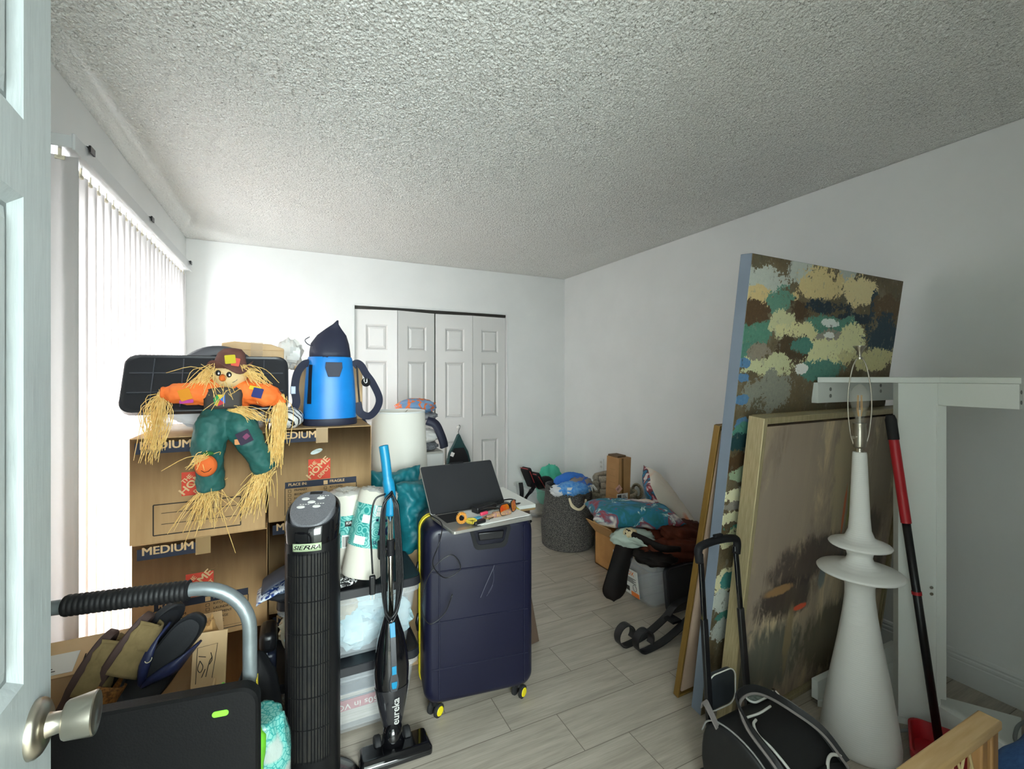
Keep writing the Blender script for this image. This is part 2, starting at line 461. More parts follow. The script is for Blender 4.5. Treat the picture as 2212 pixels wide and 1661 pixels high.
# closet bifold doors
m_bif = mat('bifold_white', '#d6d5d3', .4, bump=.04, bs=200)
lw, lh = .372, 1.965
def leaf(parent, name, p, q, z=.012):
    o = panel_door(MB(), lw, lh, .028, [(.095 if lw > .3 else .06, lw - .085)], [(.20, .72), (.945, 1.50), (1.60, 1.83)], .1).build(name, m_bif, parent, weld=False)
    o.matrix_world = frame((p[0], p[1], z), (q[0] - p[0], q[1] - p[1], 0), Z=(0, 0, 1)); return o
yd = YB + .045
def bifold(name, x0, x1, out, pivot_left):
    d = bpy.data.objects.new(name, None); C.objects.link(d); struct(d)
    s = (x1 - x0) / 2; xm = (x0 + x1) / 2
    leaf(d, 'leaf', (x0, yd), (xm - .002, yd - out)); leaf(d, 'leaf', (xm + .002, yd - out), (x1, yd)); return d
bifold('door_2', .516, 1.243, .075, True)
d3 = bifold('door_3', 1.262, 2.004, .03, False)
kb = MB().lathe([(0, 0), (.009, 0), (.008, .012), (.016, .02), (.018, .028), (.014, .036), (0, .038)], 20, trans(1.478, yd - .031, .872) @ rot(90, 0, 0))
kb.build('door_knob', mat('white_knob', '#e9e8e4', .25), d3, smooth=True)
struct(MB().box(cx0, cx1, YB + .03, YB + .06, cz1 - .03, cz1 - .003).build('trim_1', mat('closet_track', '#3a3733', .5, .6)))
struct(MB().box(cx1 - .001, cx1 + .014, YB - .004, YB + .10, 0, cz1).box(cx0 - .014, cx0 + .001, YB - .002, YB + .10, 0, cz1).box(cx0, cx1, YB - .003, YB + .02, cz1 - .006, cz1 + .010).build('trim_2', m_trim, bevel=.003))
# outlet
ol = thing('wall_outlet', 'white wall outlet above the knit blanket on the right wall', 'outlet', (XR, 3.6, .515))
MB().box(-.006, 0, -.037, .037, -.06, .06).build('cover_plate', m_trim, ol, bevel=.003)
for z in (-.022, .022):
    s_ = MB().prism(rrect(.03, .032, .01), 0, .003, trans(-.0055, 0, z) @ rot(0, -90, 0)).build('socket', mat('socket_white', '#cfcfcc', .4) if z < 0 else bpy.data.materials['socket_white'], ol)
    MB().box(-.0095, -.0085, -.008, -.0055, z - .005, z + .005).box(-.0095, -.0085, .0055, .008, z - .005, z + .005).build('slot', m_black, s_)

# ================================================================== moving boxes
def printed(parent, w, d, h, M, kind):
    """print on the front of a carton; origin = lower left corner of the face, x right, y up"""
    nav = MB(); ink = MB(); tan = MB()
    def P(dz): return M @ trans(0, 0, dz)
    def rect(mb, x0, y0, x1, y1, z=.0006): mb.add([(x0 * w, y0 * h, z), (x1 * w, y0 * h, z), (x1 * w, y1 * h, z), (x0 * w, y1 * h, z)], [(0, 1, 2, 3)], M)
    def line(mb, x0, y0, x1, y1, t=.004):
        if abs(y1 - y0) < 1e-6: mb.add([(x0 * w, y0 * h - t / 2, .0006), (x1 * w, y0 * h - t / 2, .0006), (x1 * w, y0 * h + t / 2, .0006), (x0 * w, y0 * h + t / 2, .0006)], [(0, 1, 2, 3)], M)
        else: mb.add([(x0 * w - t / 2, y0 * h, .0006), (x0 * w + t / 2, y0 * h, .0006), (x0 * w + t / 2, y1 * h, .0006), (x0 * w - t / 2, y1 * h, .0006)], [(0, 1, 2, 3)], M)
    rect(nav, .035, .85, .455, .955)
    nav.build('size_banner', m_navyink, parent)
    tan.text('MEDIUM', .041, P(.0012) @ trans(.065 * w, .873 * h, 0), bold=.0016, sx=1.02)
    tan.build('size_lettering', m_cardink, parent)
    # orange square with slanted lettering
    lg = MB(); cxl, cyl, sz = .475 * w, .535 * h, .088
    if kind == 'lined': cxl = .46 * w
    lg.box(cxl - sz / 2, cxl + sz / 2, cyl - sz / 2, cyl + sz / 2, .0003, .0008, M)
    lo = lg.build('printed_logo', m_redink, parent)
    tx = MB()
    L = P(.0016) @ trans(cxl, cyl, 0) @ rot(0, 0, 45)
    tx.text('THE', .021, L @ trans(-.006, .0215, 0), bold=.0009, ax='CENTER')
    tx.text('HOME', .036, L @ trans(0, -.0105, 0), bold=.0016, ax='CENTER', sx=1.12)
    tx.text('DEPOT', .021, L @ trans(.004, -.0335, 0), bold=.0010, ax='CENTER', sx=.95)
    tx.build('logo_lettering', m_cardink, lo)
    if kind == 'lined':
        for a in ((.16, .07, .16, .36), (.80, .07, .80, .36), (.16, .07, .80, .07), (.16, .36, .80, .36)): line(ink, *a)
        for yy in (.275, .17): line(ink, .215, yy, .765, yy, .0022)
        ink.build('printed_lines', m_blackink, parent)
    elif kind == 'place':
        hd = MB(); rect(hd, .15, .345, .845, .415); ho = hd.build('list_banner', m_navyink, parent)
        hb = MB(); rect(hb, .515, .355, .555, .40, .0012)
        hb.text('PLACE IN:', .0165, P(.0012) @ trans(.18 * w, .363 * h, 0), bold=.0006)
        hb.text('FRAGILE', .0165, P(.0012) @ trans(.575 * w, .363 * h, 0), bold=.0006)
        hb.build('banner_lettering', m_cardink, ho)
        for a in ((.15, .05, .15, .35), (.845, .05, .845, .35), (.15, .05, .845, .05)): line(ink, *a, t=.0028)
        for col, items in ((.18, ('PRIMARY', 'BEDROOM', 'FAMILY ROOM', 'LIVING ROOM', 'DINING ROOM', 'BATH')), (.52, ('KITCHEN', 'LAUNDRY', 'BASEMENT', 'GARAGE', 'ATTIC', ''))):
            for i, it in enumerate(items):
                y = .305 - i * .046; x0, x1, y0, y1 = col, col + .026, y - .004, y + .024
                for a in ((x0, y0, x1, y0), (x0, y1, x1, y1), (x0, y0, x0, y1), (x1, y0, x1, y1)): line(ink, *a, t=.0014)
                if it: ink.text(it, .0125, P(.0008) @ trans((col + .055) * w, (y - .001) * h, 0), bold=.0003)
                if it in ('BEDROOM', ''): line(ink, col + (.2 if it else .055), y, col + (.29 if it else .30), y, .0010)
        ink.build('printed_list', m_blackink, parent)
def carton(label, loc, rz, w, d, h, kind=None, group='moving cartons', m=None, tape=True, hole=False):
    t = thing('moving_carton', label, 'cardboard box', loc, rz, group)
    b = MB().box(0, w, 0, d, 0, h - .004).box(0, w, 0, d / 2 - .001, h - .004, h).box(0, w, d / 2 + .001, d, h - .004, h)
    b.build('carton_body', m or m_card, t, bevel=.004)
    if tape:
        tp = MB().box(w / 2 - .024, w / 2 + .024, .0, d, h + .0006, h + .0012).box(w / 2 - .024, w / 2 + .024, -.0024, -.0017, h - .065, h)
        tp.build('tape', m_tape, t)
    if kind:
        printed(t, w, d, h, trans(0, -.0004, 0) @ FR, kind)
        if hole:
            hm = MB().prism([(.5 * w - .022 + .03 * math.cos(a) * .8, .735 * h + .010 * math.sin(a) + .012 * math.cos(a) * .6) for a in [i * PI / 8 for i in range(16)]], .0006, .0014, trans(0, -.0004, 0) @ FR)
            hm.build('handle_hole', mat('packing_tissue', '#c9d2cf', .7, c2='#8f9a98', ns=60, stretch=(.3, 1, 1)), t)
        else:
            # die-cut handle outline
            e = MB(); pts = [(.5 * w + .045 * math.cos(a), .70 * h + .016 * abs(math.sin(a)) ** .7 * (-1 if i % 24 > 12 else -1), 0) for i, a in enumerate([PI * k / 12 for k in range(13)])]
            e.tube([tuple(trans(0, -.0004, 0) @ FR @ Vector(p)) for p in pts], .0007, 4)
            e.build('handle_cut', mat('cut_cardboard', '#8f6d48', .9) if 'cut_cardboard' not in bpy.data.materials else bpy.data.materials['cut_cardboard'], t)
    return t
BW, BD, BH = .428, .545, .384
carton('medium cardboard moving box under the scarecrow, topmost of the left stack', (-.520, 2.06, 2 * BH), 1, BW, BD, BH, 'lined')
carton('medium cardboard moving box with room checklist, second from top of the left stack', (-.514, 2.062, BH), 1, BW, BD, BH, 'place')
carton('cardboard moving box at the bottom of the left stack, behind the sandals', (-.512, 2.065, 0), 1, BW, BD, BH, 'place')
carton('medium cardboard moving box carrying the blue bag, topmost of the right stack', (-.085, 2.145, 2 * BH), -.5, .412, BD, BH, 'place', hole=True)
carton('medium cardboard moving box in the right stack just below the one with the blue bag', (-.084, 2.15, BH), -.5, .412, BD, BH, 'place')
carton('cardboard moving box at the bottom of the right stack, behind the storage totes', (-.084, 2.15, 0), -.5, .412, BD, BH, 'place')
# boxes standing on the stacks
bb = thing('cardboard_box', 'plain tan cardboard box with taped slanted top behind the scarecrow hat', 'cardboard box', (-.285, 2.44, 3 * BH), 4, 'plain cartons')
MB().prism([(0, 0), (.255, 0), (.255, .355), (.20, .375), (.05, .385), (0, .375)], 0, .16, FR @ Matrix() if False else Matrix(((1, 0, 0, 0), (0, 0, 1, 0), (0, 1, 0, 0), (0, 0, 0, 1)))).build('carton_body', m_card2, bb, bevel=.004)
MB().box(.115, .165, -.0026, -.0016, .30, .383).build('tape', m_tape, bb)
MB().box(0, .255, -.002, -.0005, .345, .3475).build('flap_edge', m_card, bb)
b2 = thing('cardboard_box', 'tan cardboard box standing behind the blue bag', 'cardboard box', (.015, 2.475, 3 * BH), 0, 'plain cartons')
MB().box(0, .32, 0, .17, 0, .275).build('carton_body', m_card2, b2, bevel=.004)
MB().box(.13, .18, -.0026, -.0016, .2, .275).build('tape', m_tape, b2)

b3 = thing('cardboard_box', 'plain cardboard box under the teal pillows, behind the storage totes', 'cardboard box', (.345, 2.150, 0), 0, 'plain cartons')
MB().box(0, .42, 0, .24, 0, .555).build('carton_body', m_card2, b3, bevel=.004)
# ================================================================== totes
def tote_body(w, d, h, tp=.045, rim=.012):
    mb = MB(); rs = []
    def ring(k, z, off): return [(x * (w - 2 * off) / w + w / 2, y * (d - 2 * off) / d + d / 2, z) for x, y in rrect(w, d, .045)]
    rs = [ring(0, 0, tp + .02), ring(0, .012, tp), ring(0, h - .03, .012), ring(0, h - .03, 0), ring(0, h - .008, -.002), ring(0, h, .0), ring(0, h, .014), ring(0, h - .04, .016), ring(0, .02, tp + .006)]
    return mb.rings(rs, cap=True)
def lid_mesh(w, d, h=.03, ribs=True):
    mb = MB()
    def ring(z, off): return [(x * (w - 2 * off) / w + w / 2, y * (d - 2 * off) / d + d / 2, z) for x, y in rrect(w, d, .04)]
    mb.rings([ring(0, .0), ring(h, .002), ring(h + .002, .006), ring(h - .001, .012), ring(h - .0015, .014)])
    return mb
def lid_ribs(w, d, h):
    mb = MB()
    if True:
        for i in range(1, 6): mb.box(w * i / 6 - .0015, w * i / 6 + .0015, .02, d - .02, h - .006, h + .004)
        for i in range(1, 3): mb.box(.02, w - .02, d * i / 3 - .0015, d * i / 3 + .0015, h - .006, h + .004)
    return mb
m_rib = mat('lid_rib_highlight', '#4b4d54', .35)  # highlights on the rib edges put in as a lighter grey than the lid
m_lid = mat('black_tote_lid', '#232429', .34)
m_latch = mat('clear_latch', '#d8dee6', .3, alpha=.6)
def tote(label, loc, rz, w, d, h, lid=True, group='clear storage totes'):
    t = thing('storage_tote', label, 'storage tote', loc, rz, group)
    tote_body(w, d, h).build('tote_body', m_clear, t, smooth='auto')
    if lid:
        l = lid_mesh(w + .006, d + .006); 
        lo = l.build('lid', m_lid, t, smooth='auto'); lo.location = (-.003, -.003, h - .008)
        for x in (.17, .83):
            MB().box(x * w - .012, x * w + .012, -.008, -.003, h - .035, h + .006).build('latch', m_latch, t, bevel=.002)
    return t
TW, TD, TH = .535, .325, .262
tote('clear storage tote of books with black lid, on the floor behind the stick vacuum', (-.105, 1.802, 0), 0, TW + .037, TD, TH)
tote('clear storage tote of blue tissue wrapped things, stacked on the tote of books', (-.045, 1.802, TH + .026), 0, TW - .018, TD, TH)
TZ = 2 * (TH + .026)       # top of the stack, about .576
# what the totes hold
m_tis = mat('blue_tissue', '#9cc8d6', .8, c2='#c6dde2', ns=7)
m_tis2 = mat('cream_wrapping', '#c9bfa6', .7, c2='#a99d86', ns=10)
random.seed(11)
for i, (x, y, z, r, mm) in enumerate([(.10, 1.90, .40, .085, 0), (.24, 1.905, .385, .075, 0), (.37, 1.91, .385, .07, 0), (.18, 1.90, .50, .06, 1), (.30, 1.90, .50, .065, 0), (.03, 1.95, .40, .06, 1), (.40, 2.03, .41, .06, 1), (.25, 2.03, .42, .07, 0)]):
    o = crumple(MB(), (0, 0, 0), (r * 1.05, .052, r * .95), i, .5, 1.6, 26, 16).build('wrapped_bundle', m_tis2 if mm else m_tis, smooth='auto', ang=25)
    o.location = (x, y, z)
    tag(o, ('cream paper' if mm else 'pale blue tissue') + ' wrapped bundle seen through the wall of the upper clear tote', 'bundle', 'cream bundles in the upper tote' if mm else 'blue bundles in the upper tote')
m_bookred = mat('red_book_cover', '#a8434a', .6)
bk = thing('book', 'thick hardback with red strip and upside-down title in the lower tote', 'book', (.0, 1.862, .035))
MB().box(0, .36, 0, .20, .0, .05).build('page_block', mat('book_pages', '#bdb7ac', .8, c2='#a29c90', ns=3, stretch=(1, 1, 90)), bk)
MB().box(-.004, .364, -.004, .204, .05, .09).build('cover', m_bookred, bk, bevel=.003)
MB().text('1950s in VOGUE', .031, trans(.35, -.0052, .083) @ FR @ rot(0, 0, 180), bold=.0004, sx=1.25).build('title_lettering', mat('cream_ink', '#d9cfc4', .7), bk)
bk2 = thing('book', 'grey hardback lying on top of the red strip book in the lower tote', 'book', (.01, 1.862, .126))
MB().box(.003, .34, .004, .20, .004, .022).build('page_block', bpy.data.materials['book_pages'], bk2)
MB().box(0, .345, 0, .2, 0, .004).box(0, .345, 0, .2, .022, .026).build('cover', mat('grey_book_cover', '#5a6470', .6), bk2)
dk = thing('storage_pouch', 'dark grey fabric pouch filling the upper half of the lower tote', 'pouch', (.20, 1.96, .153))
crumple(MB(), (0, 0, .042), (.205, .09, .042), 3, .12, 2, 36, 16).build('pouch_body', mat('dark_pouch_fabric', '#353a40', .8), dk, smooth=True)
# navy cooler-like case squeezed between boxes and totes
cs = thing('small_case', 'small navy case with black top on the lower tote lid, left of the tower fan', 'case', (-.100, 1.815, TH + .030))
MB().box(0, .052, 0, .12, 0, .105).build('case_body', mat('navy_plastic', '#1e2436', .4), cs, bevel=.014, seg=3)
MB().box(-.002, .054, -.002, .122, .105, .175).build('case_top', m_black, cs, bevel=.02, seg=3)
MB().box(-.001, .025, -.004, .0, .095, .112).build('clasp', mat('pale_clasp', '#b9c0cc', .3), cs)

# tote of white things with leaning lid on the left stack
ts = tote('clear storage tote with a leaning black lid on top of the left box stack', (-.530, 2.10, 3 * BH), 1, .47, .27, .27, lid=False)
lm = lid_mesh(.535, .235, .022)
lo = lm.build('lid', m_lid, ts, smooth='auto')
lo.matrix_local = trans(-.015, -.070, .085) @ rot(64, 0, 0)
lid_ribs(.535, .235, .022).build('lid_rib', m_rib, lo)
for x in (.10, .38, .80):
    q = MB().box(x * .535, x * .535 + .035, .222, .237, .018, .032).build('lid_latch', m_latch, ts); q.matrix_local = lo.matrix_local
tag(crumple(MB(), (-.30, 2.235, 3 * BH + .135), (.17, .09, .11), 21, .14, 2.2, 36, 20).build('folded_linen', mat('white_linen', '#dfe4ea', .8, bump=.1), smooth=True), 'white folded linen filling the clear tote behind the scarecrow', 'linen')
ar = thing('round_tray', 'round dark grey rimmed tray standing upright behind the black lid', 'tray', (-.292, 2.405, 3 * BH), 0)
am = MB().lathe([(0, 0), (.155, 0), (.158, .006), (.188, .010), (.196, .006), (.200, .0), (.200, -.012), (.19, -.018), (0, -.018)], 56, trans(0, 0, .1605) @ rot(90, 0, 0), sx=1.0, sy=1.0)
am.v = [(x * .93, y, max(z, .002) if z > 0 else .002) for x, y, z in am.v]
am.build('tray_body', mat('dark_grey_plastic', '#4a4b50', .35), ar, smooth='auto')
# striped cloth lying on the stack
st_ = NT('striped_cloth'); v_ = st_.coord((1, 1, 1)); wv = st_.n('ShaderNodeTexWave', wave_type='BANDS', bands_direction='DIAGONAL')
st_.l(v_, wv.inputs['Vector']); wv.inputs['Scale'].default_value = 14; wv.inputs['Distortion'].default_value = 3; wv.inputs['Detail'].default_value = 0
st_.col(st_.ramp(wv.outputs['Fac'], [(.16, '#25252c'), (.22, '#eceae6')])); st_.set(Roughness=.85)
tag(crumple(MB(), (-.008, 2.24, 3 * BH + .040), (.055, .11, .045), 8, .16, 2, 36, 18).build('striped_cloth', st_.m, smooth=True), 'folded white cloth with black stripes between the scarecrow and the blue bag', 'cloth')
pl_ = MB(); crumple(pl_, (0, 0, 0), (.05, .05, .065), 31, .45, 1.8, 24, 16)
pb = pl_.build('plastic_bag', mat('white_bag_film', '#e8e6e2', .35, alpha=.85), smooth='auto', ang=20); pb.location = (-.005, 2.53, 3 * BH + .275 + .05)
pb.location.z = 1.487
tag(pb, 'crumpled white plastic bag on the box behind the blue bag', 'plastic bag')

# ================================================================== scarecrow
sc = thing('scarecrow_doll', 'straw scarecrow doll in orange shirt and green overalls sitting on the left box stack', 'scarecrow', (-.215, 2.0, 1.155))
def L(x, z, y=0.): return (x + .215, y, z - 1.155)
m_or = mat('orange_shirt', '#ef6a24', .75, c2='#f58138', ns=14, bump=.2, bs=60)
m_gr = mat('green_cotton', '#1f5450', .6, c2='#27645e', ns=10, bump=.25, bs=40)
m_bib = mat('dark_bib', '#3a3532', .7, bump=.1)
m_hat = mat('brown_felt', '#5e3a34', .85, c2='#6d463e', ns=20)
m_face = mat('muslin_face', '#dcbf8d', .8)
sh = MB()
sh.tube([L(-.20, 1.325, .02), L(-.26, 1.325, .0), L(-.33, 1.312, -.015), L(-.385, 1.315, -.02), L(-.402, 1.317, -.02), L(-.412, 1.318, -.02)], [.045, .05, .042, .033, .018, .026], 18)
sh.tube([L(-.22, 1.325, .02), L(-.16, 1.322, .0), L(-.09, 1.305, -.015), L(-.050, 1.295, -.02), L(-.036, 1.292, -.02), L(-.028, 1.296, -.02)], [.045, .048, .044, .034, .019, .028], 18)
sh.ell(L(-.215, 1.29, .02), (.078, .055, .082), 24, 14)
sh.build('shirt', m_or, sc, smooth=True, remesh=.005)
ov = MB()
ov.ell(L(-.225, 1.215, .005), (.072, .055, .055), 24, 12)
ov.tube([L(-.235, 1.245, .02), L(-.262, 1.185, -.02), L(-.272, 1.11, -.035), L(-.268, 1.04, -.02), L(-.265, .962, -.01)], [.055, .058, .052, .046, .044], 18)
ov.tube([L(-.20, 1.235, .02), L(-.165, 1.185, -.03), L(-.140, 1.13, -.04), L(-.112, 1.075, -.025), L(-.088, 1.018, -.01)], [.052, .055, .050, .044, .042], 18)
ov.build('trousers', m_gr, sc, smooth=True, remesh=.005)
bib = MB()
def bp(u, v):
    x = -.282 + u * .118 + (.004 if v > .5 else 0) * (u - .5); z = 1.258 + v * .078 - .012 * (u - .5) ** 2 * v * 4
    return L(x, z, -.044 - .014 * math.sin(PI * u))
bib.grid(bp, 10, 6); bib.build('bib', m_bib, sc, smooth=True, solid=.004)
stp = MB()
for x in (-.272, -.178): stp.strap([L(x, 1.33, -.043), L(x + .004, 1.352, -.03), L(x + .01, 1.362, .0)], .014, .003, (1, 0, 0))
stp.build('suspenders', m_bib, sc)
# patch of coloured triangles on the bib
for k, (c, tri) in enumerate((('#2f8f4e', [(0, 0), (.5, .5), (.25, .95), (-.1, .55)]), ('#d9b93a', [(.5, .5), (.95, .95), (.25, .95)]), ('#3a6fc4', [(.5, .5), (.95, .15), (.95, .95)]), ('#b5323f', [(.5, .5), (.25, -.1), (.95, .15)]), ('#c9a53a', [(0, 0), (.25, -.1), (.5, .5)]))):
    pm = MB().prism([(a * .034, b * .04) for a, b in tri], 0, .0015, Matrix.Translation(L(-.248, 1.272, -.0585)) @ FR)
    pm.build('bib_patch', mat('patch_%d' % k, c, .8), sc)
def patch(c, x, z, y, w, h, a, name='patch', rx=90):
    q = MB().prism([(p[0] + .001 * math.sin(i * 9), p[1]) for i, p in enumerate(rrect(w, h, .003, 2))], 0, .002).build(name, mat('patch_c', c, .85), sc)
    q.matrix_local = Matrix.Translation(L(x, z, y)) @ rot(rx, 0, 0) @ rot(0, 0, a)
patch('#d98a1e', -.335, 1.312, -.060, .036, .04, 20); patch('#27306e', -.112, 1.314, -.064, .034, .036, -14); patch('#d8b62c', -.120, 1.332, -.056, .04, .014, -12)
patch('#b4418f', -.332, 1.287, -.054, .042, .012, 5)
patch('#33283c', -.152, 1.155, -.093, .045, .046, 25); patch('#c98b5a', -.168, 1.140, -.092, .03, .02, 5); patch('#7c3d5e', -.146, 1.158, -.0955, .02, .016, 45)
# head, face, hat
hd = MB().ell(L(-.207, 1.376, -.012), (.058, .049, .048), 28, 18).build('head', m_face, sc, smooth=True)
for x, z, y in ((-.237, 1.392, -.0510), (-.203, 1.386, -.0575)):
    e = MB().ell(L(x, z - .004, y - .006), (.0085, .004, .0105), 16, 10).build('eye', m_black, hd, smooth=True)
    MB().ell(L(x + .002, z - .006, y - .0098), (.003, .0012, .0035), 10, 6).build('eye_glint', m_paper, e)
MB().lathe([(.014, 0), (.011, .012), (.005, .022), (0, .026)], 18, Matrix.Translation(L(-.222, 1.372, -.052)) @ rot(112, 0, -10)).build('nose', mat('orange_nose', '#e0702a', .8), hd, smooth=True)
MB().tube([L(-.197, 1.352, -.052), L(-.188, 1.356, -.053), L(-.18, 1.362, -.052), L(-.177, 1.369, -.051)], .0013, 6).build('mouth', m_black, hd)
ht = MB()
def hatr(r, z, k=0, sx=1., ox=0.): return [tuple(Vector(L(-.205 + ox, z + .008, -.002)) + Vector((r * sx * math.cos(a), r * .9 * math.sin(a), .012 * k * math.sin(a * 2 + .6) + .010 * k * math.cos(3 * a)))) for a in [2 * PI * i / 36 for i in range(36)]]
ht.rings([hatr(.052, 1.395), hatr(.073, 1.402, 1.2), hatr(.075, 1.406, 1.2), hatr(.054, 1.405, .3), hatr(.051, 1.425, 0), hatr(.044, 1.455, 0, 1, .004), hatr(.030, 1.470, 0, 1, .006), hatr(.008, 1.474, 0, 1, .006)])
hto = ht.build('hat', m_hat, sc, smooth=True)
for c, x, z, w, h, a in (('#c2b125', -.200, 1.438, .034, .032, 6), ('#cf5442', -.183, 1.428, .026, .03, -10)):
    q = MB().prism(rrect(w, h, .003, 2), 0, .002).build('hat_patch', mat('hat_patch', c, .8), hto); q.matrix_local = Matrix.Translation(L(x, z, -.0545)) @ rot(82, 0, 0) @ rot(0, 0, a)
MB().tube(bez([L(-.20, 1.474, -.01), L(-.185, 1.478, -.012), L(-.17, 1.47, -.014), L(-.165, 1.46, -.02)]), .0012, 5).build('hanging_loop', m_paper, hto)
random.seed(5)
def straw(base, tip, n, spread, r=.0011, bw=.006, curve=.02, wild=.12):
    mb = MB(); b, t = Vector(base), Vector(tip); ln = (t - b).length
    for i in range(n):
        s = b + Vector((random.gauss(0, bw), random.gauss(0, bw * .7), random.gauss(0, bw)))
        k = random.uniform(.55, 1.08); wd = spread * (2.2 if random.random() < wild else 1)
        e = b + (t - b) * k + Vector((random.gauss(0, wd), random.gauss(0, wd * .5), random.gauss(0, wd * .5)))
        m = (s + e) / 2 + Vector((random.gauss(0, curve * .4), random.gauss(0, curve * .3), curve * random.uniform(.1, 1)))
        if e.y > -.006 and False: e.y = -.01
        mb.tube(bez([s, m, e], 3), [r] * 6 + [r * .8], 4)
    return mb
def sb(name, *a, **k):
    o = straw(*a, **k).build(name, m_straw, sc); o['kind'] = 'stuff'; return o
sb('straw_hand', L(-.408, 1.315, -.02), L(-.440, 1.09, -.03), 90, .012, curve=.05)
sb('straw_hand', L(-.032, 1.295, -.02), L(-.050, 1.03, -.045), 110, .014, curve=.04)
sb('straw_foot', L(-.262, .970, -.012), L(-.300, .845, -.05), 75, .040, bw=.018)
sb('straw_foot', L(-.090, 1.025, -.012), L(-.150, .858, -.045), 85, .030, bw=.015)
sb('straw_hair', L(-.252, 1.398, -.03), L(-.31, 1.335, -.045), 60, .020, bw=.012)
sb('straw_hair', L(-.160, 1.398, -.03), L(-.085, 1.340, -.035), 60, .018, bw=.012)
sb('straw_collar', L(-.21, 1.345, -.052), L(-.235, 1.29, -.075), 22, .035, bw=.03)
sb('straw_waist', L(-.20, 1.255, -.045), L(-.10, 1.215, -.075), 45, .012)
# pumpkin on the knee
pk = MB().ell(L(-.268, 1.062, -.098), (.034, .018, .038), 24, 14, lambda d: 1 - .06 * abs(math.sin(4 * math.atan2(d.x, d.y + 1e-6)))).build('pumpkin_patch', mat('orange_felt', '#d9662a', .85), sc, smooth=True)
MB().ell(L(-.262, 1.105, -.100), (.018, .012, .008), 12, 8).build('felt_leaf', mat('green_felt', '#2f6b34', .9), pk)
MB().tube([L(-.280, 1.050, -.1145), L(-.270, 1.043, -.117), L(-.258, 1.046, -.117), L(-.250, 1.055, -.1135)], .001, 5).build('stitched_smile', m_black, pk)
_ct = bpy.data.textures.new('cloth_folds', 'CLOUDS'); _ct.noise_scale = .035; _ct.noise_depth = 2
for o in sc.children:
    if o.name.split('.')[0] in ('trousers', 'shirt'):
        k = o.modifiers.new('w', 'DISPLACE'); k.texture = _ct; k.strength = .015; k.mid_level = .5
q = straw(L(-.268, 1.10, -.105), L(-.305, 1.065, -.125), 26, .018).build('straw_tuft', m_straw, pk); q['kind'] = 'stuff'

# ================================================================== blue cooler bag
cb = thing('cooler_bag', 'bright blue roll-top cooler bag with navy cone top on the right box stack', 'bag', (.165, 2.292, 3 * BH))
m_blue = mat('blue_coated_fabric', '#0a80d2', .42, c2='#0a76c4', ns=6, bump=.06, bs=10)
m_nav = mat('navy_fabric', '#1d2136', .6, bump=.15, bs=120)
def ringe(rx, ry, z, n=36, pinch=0, ox=0): return [(ox + rx * math.copysign(abs(math.cos(a)) ** .85, math.cos(a)), ry * math.copysign(abs(math.sin(a)) ** .85, math.sin(a)), z) for a in [2 * PI * i / n for i in range(n)]]
MB().rings([ringe(.116, .098, .03), ringe(.114, .097, .10), ringe(.108, .093, .2), ringe(.098, .086, .30), ringe(.094, .082, .312)]).build('bag_body', m_blue, cb, smooth='auto')
MB().rings([ringe(.116, .098, 0), ringe(.119, .101, .004), ringe(.118, .100, .031), ringe(.112, .094, .033)]).build('bag_base', m_nav, cb, smooth='auto')
top = MB(); rs = []
for k, (rx, ry, z, ox) in enumerate(((.091, .080, .306, 0), (.090, .078, .335, 0), (.082, .062, .375, .0), (.062, .036, .415, .006), (.036, .014, .445, .014), (.014, .007, .468, .024), (.004, .004, .487, .034))):
    rs.append([(x + ox + .006 * nz((x, y, z), 22), y + .008 * nz((x, y, z), 25, 3), zz) for x, y, zz in ringe(rx, ry, z)])
top.rings(rs).build('roll_top', m_nav, cb, smooth=True)
MB().strap(bez([(-.078, -.02, .36), (-.100, -.03, .372), (-.108, -.03, .388), (-.09, -.028, .402)]), .02, .003, (0, 1, 0)).build('top_buckle_strap', m_nav, cb)
dr = MB().prism([(-.032, .26), (.032, .26), (.034, .272), (.028, .292), (-.028, .292), (-.034, .272)][::-1] if False else [(-.034, .287), (-.036, .262), (-.024, .222), (.024, .222), (.036, .262), (.034, .287)], 0, .004, trans(.008, -.086, 0) @ rot(94, 0, 0)).build('ring_patch', m_nav, cb, bevel=.001)
MB().tube([(-.022, -.094, .262), (.038, -.094, .262), (.030, -.098, .228), (-.014, -.098, .228)], .003, 8, closed=True).build('d_ring', m_black, dr, smooth=True)
for s, xx in ((-1, -.085), (1, .118)):
    MB().strap([(xx * .98, -.062 if s < 0 else -.03, .275), (xx * 1.02, -.068 if s < 0 else -.03, .19), (xx * 1.08, -.074 if s < 0 else -.03, .10)], .02, .004, (1 if s < 0 else .2, .5, 0)).build('side_daisy_chain', m_black, cb)
MB().strap(bez([(-.09, -.04, .285), (-.115, -.045, .275), (-.14, -.05, .235), (-.150, -.055, .17), (-.145, -.055, .10), (-.178, -.06, .045), (-.186, -.03, .004)]), .034, .003, 'face').build('shoulder_strap', m_nav, cb)
MB().box(-.168, -.146, -.078, -.068, .145, .18).build('strap_buckle', mat('grey_buckle', '#8f9db0', .35), cb, bevel=.003)
s2 = MB().strap(bez([(.098, -.03, .272), (.115, -.035, .285), (.135, -.04, .272), (.155, -.045, .235), (.185, -.05, .19), (.215, -.05, .12), (.205, -.05, .07), (.17, -.05, .035), (.13, -.045, .05), (.117, -.04, .10)]), .036, .003, 'face').build('shoulder_strap', m_nav, cb)
MB().lathe([(0, 0), (.021, 0), (.021, .004), (0, .004)], 24, trans(.150, -.072, .195) @ rot(80, 0, 15)).build('round_badge', m_black, s2)
MB().text('U', .026, trans(.148, -.0778, .186) @ FR, bold=.001, ax='CENTER').text('°  °', .012, trans(.149, -.078, .203) @ FR, ax='CENTER').build('badge_print', m_paper, s2)

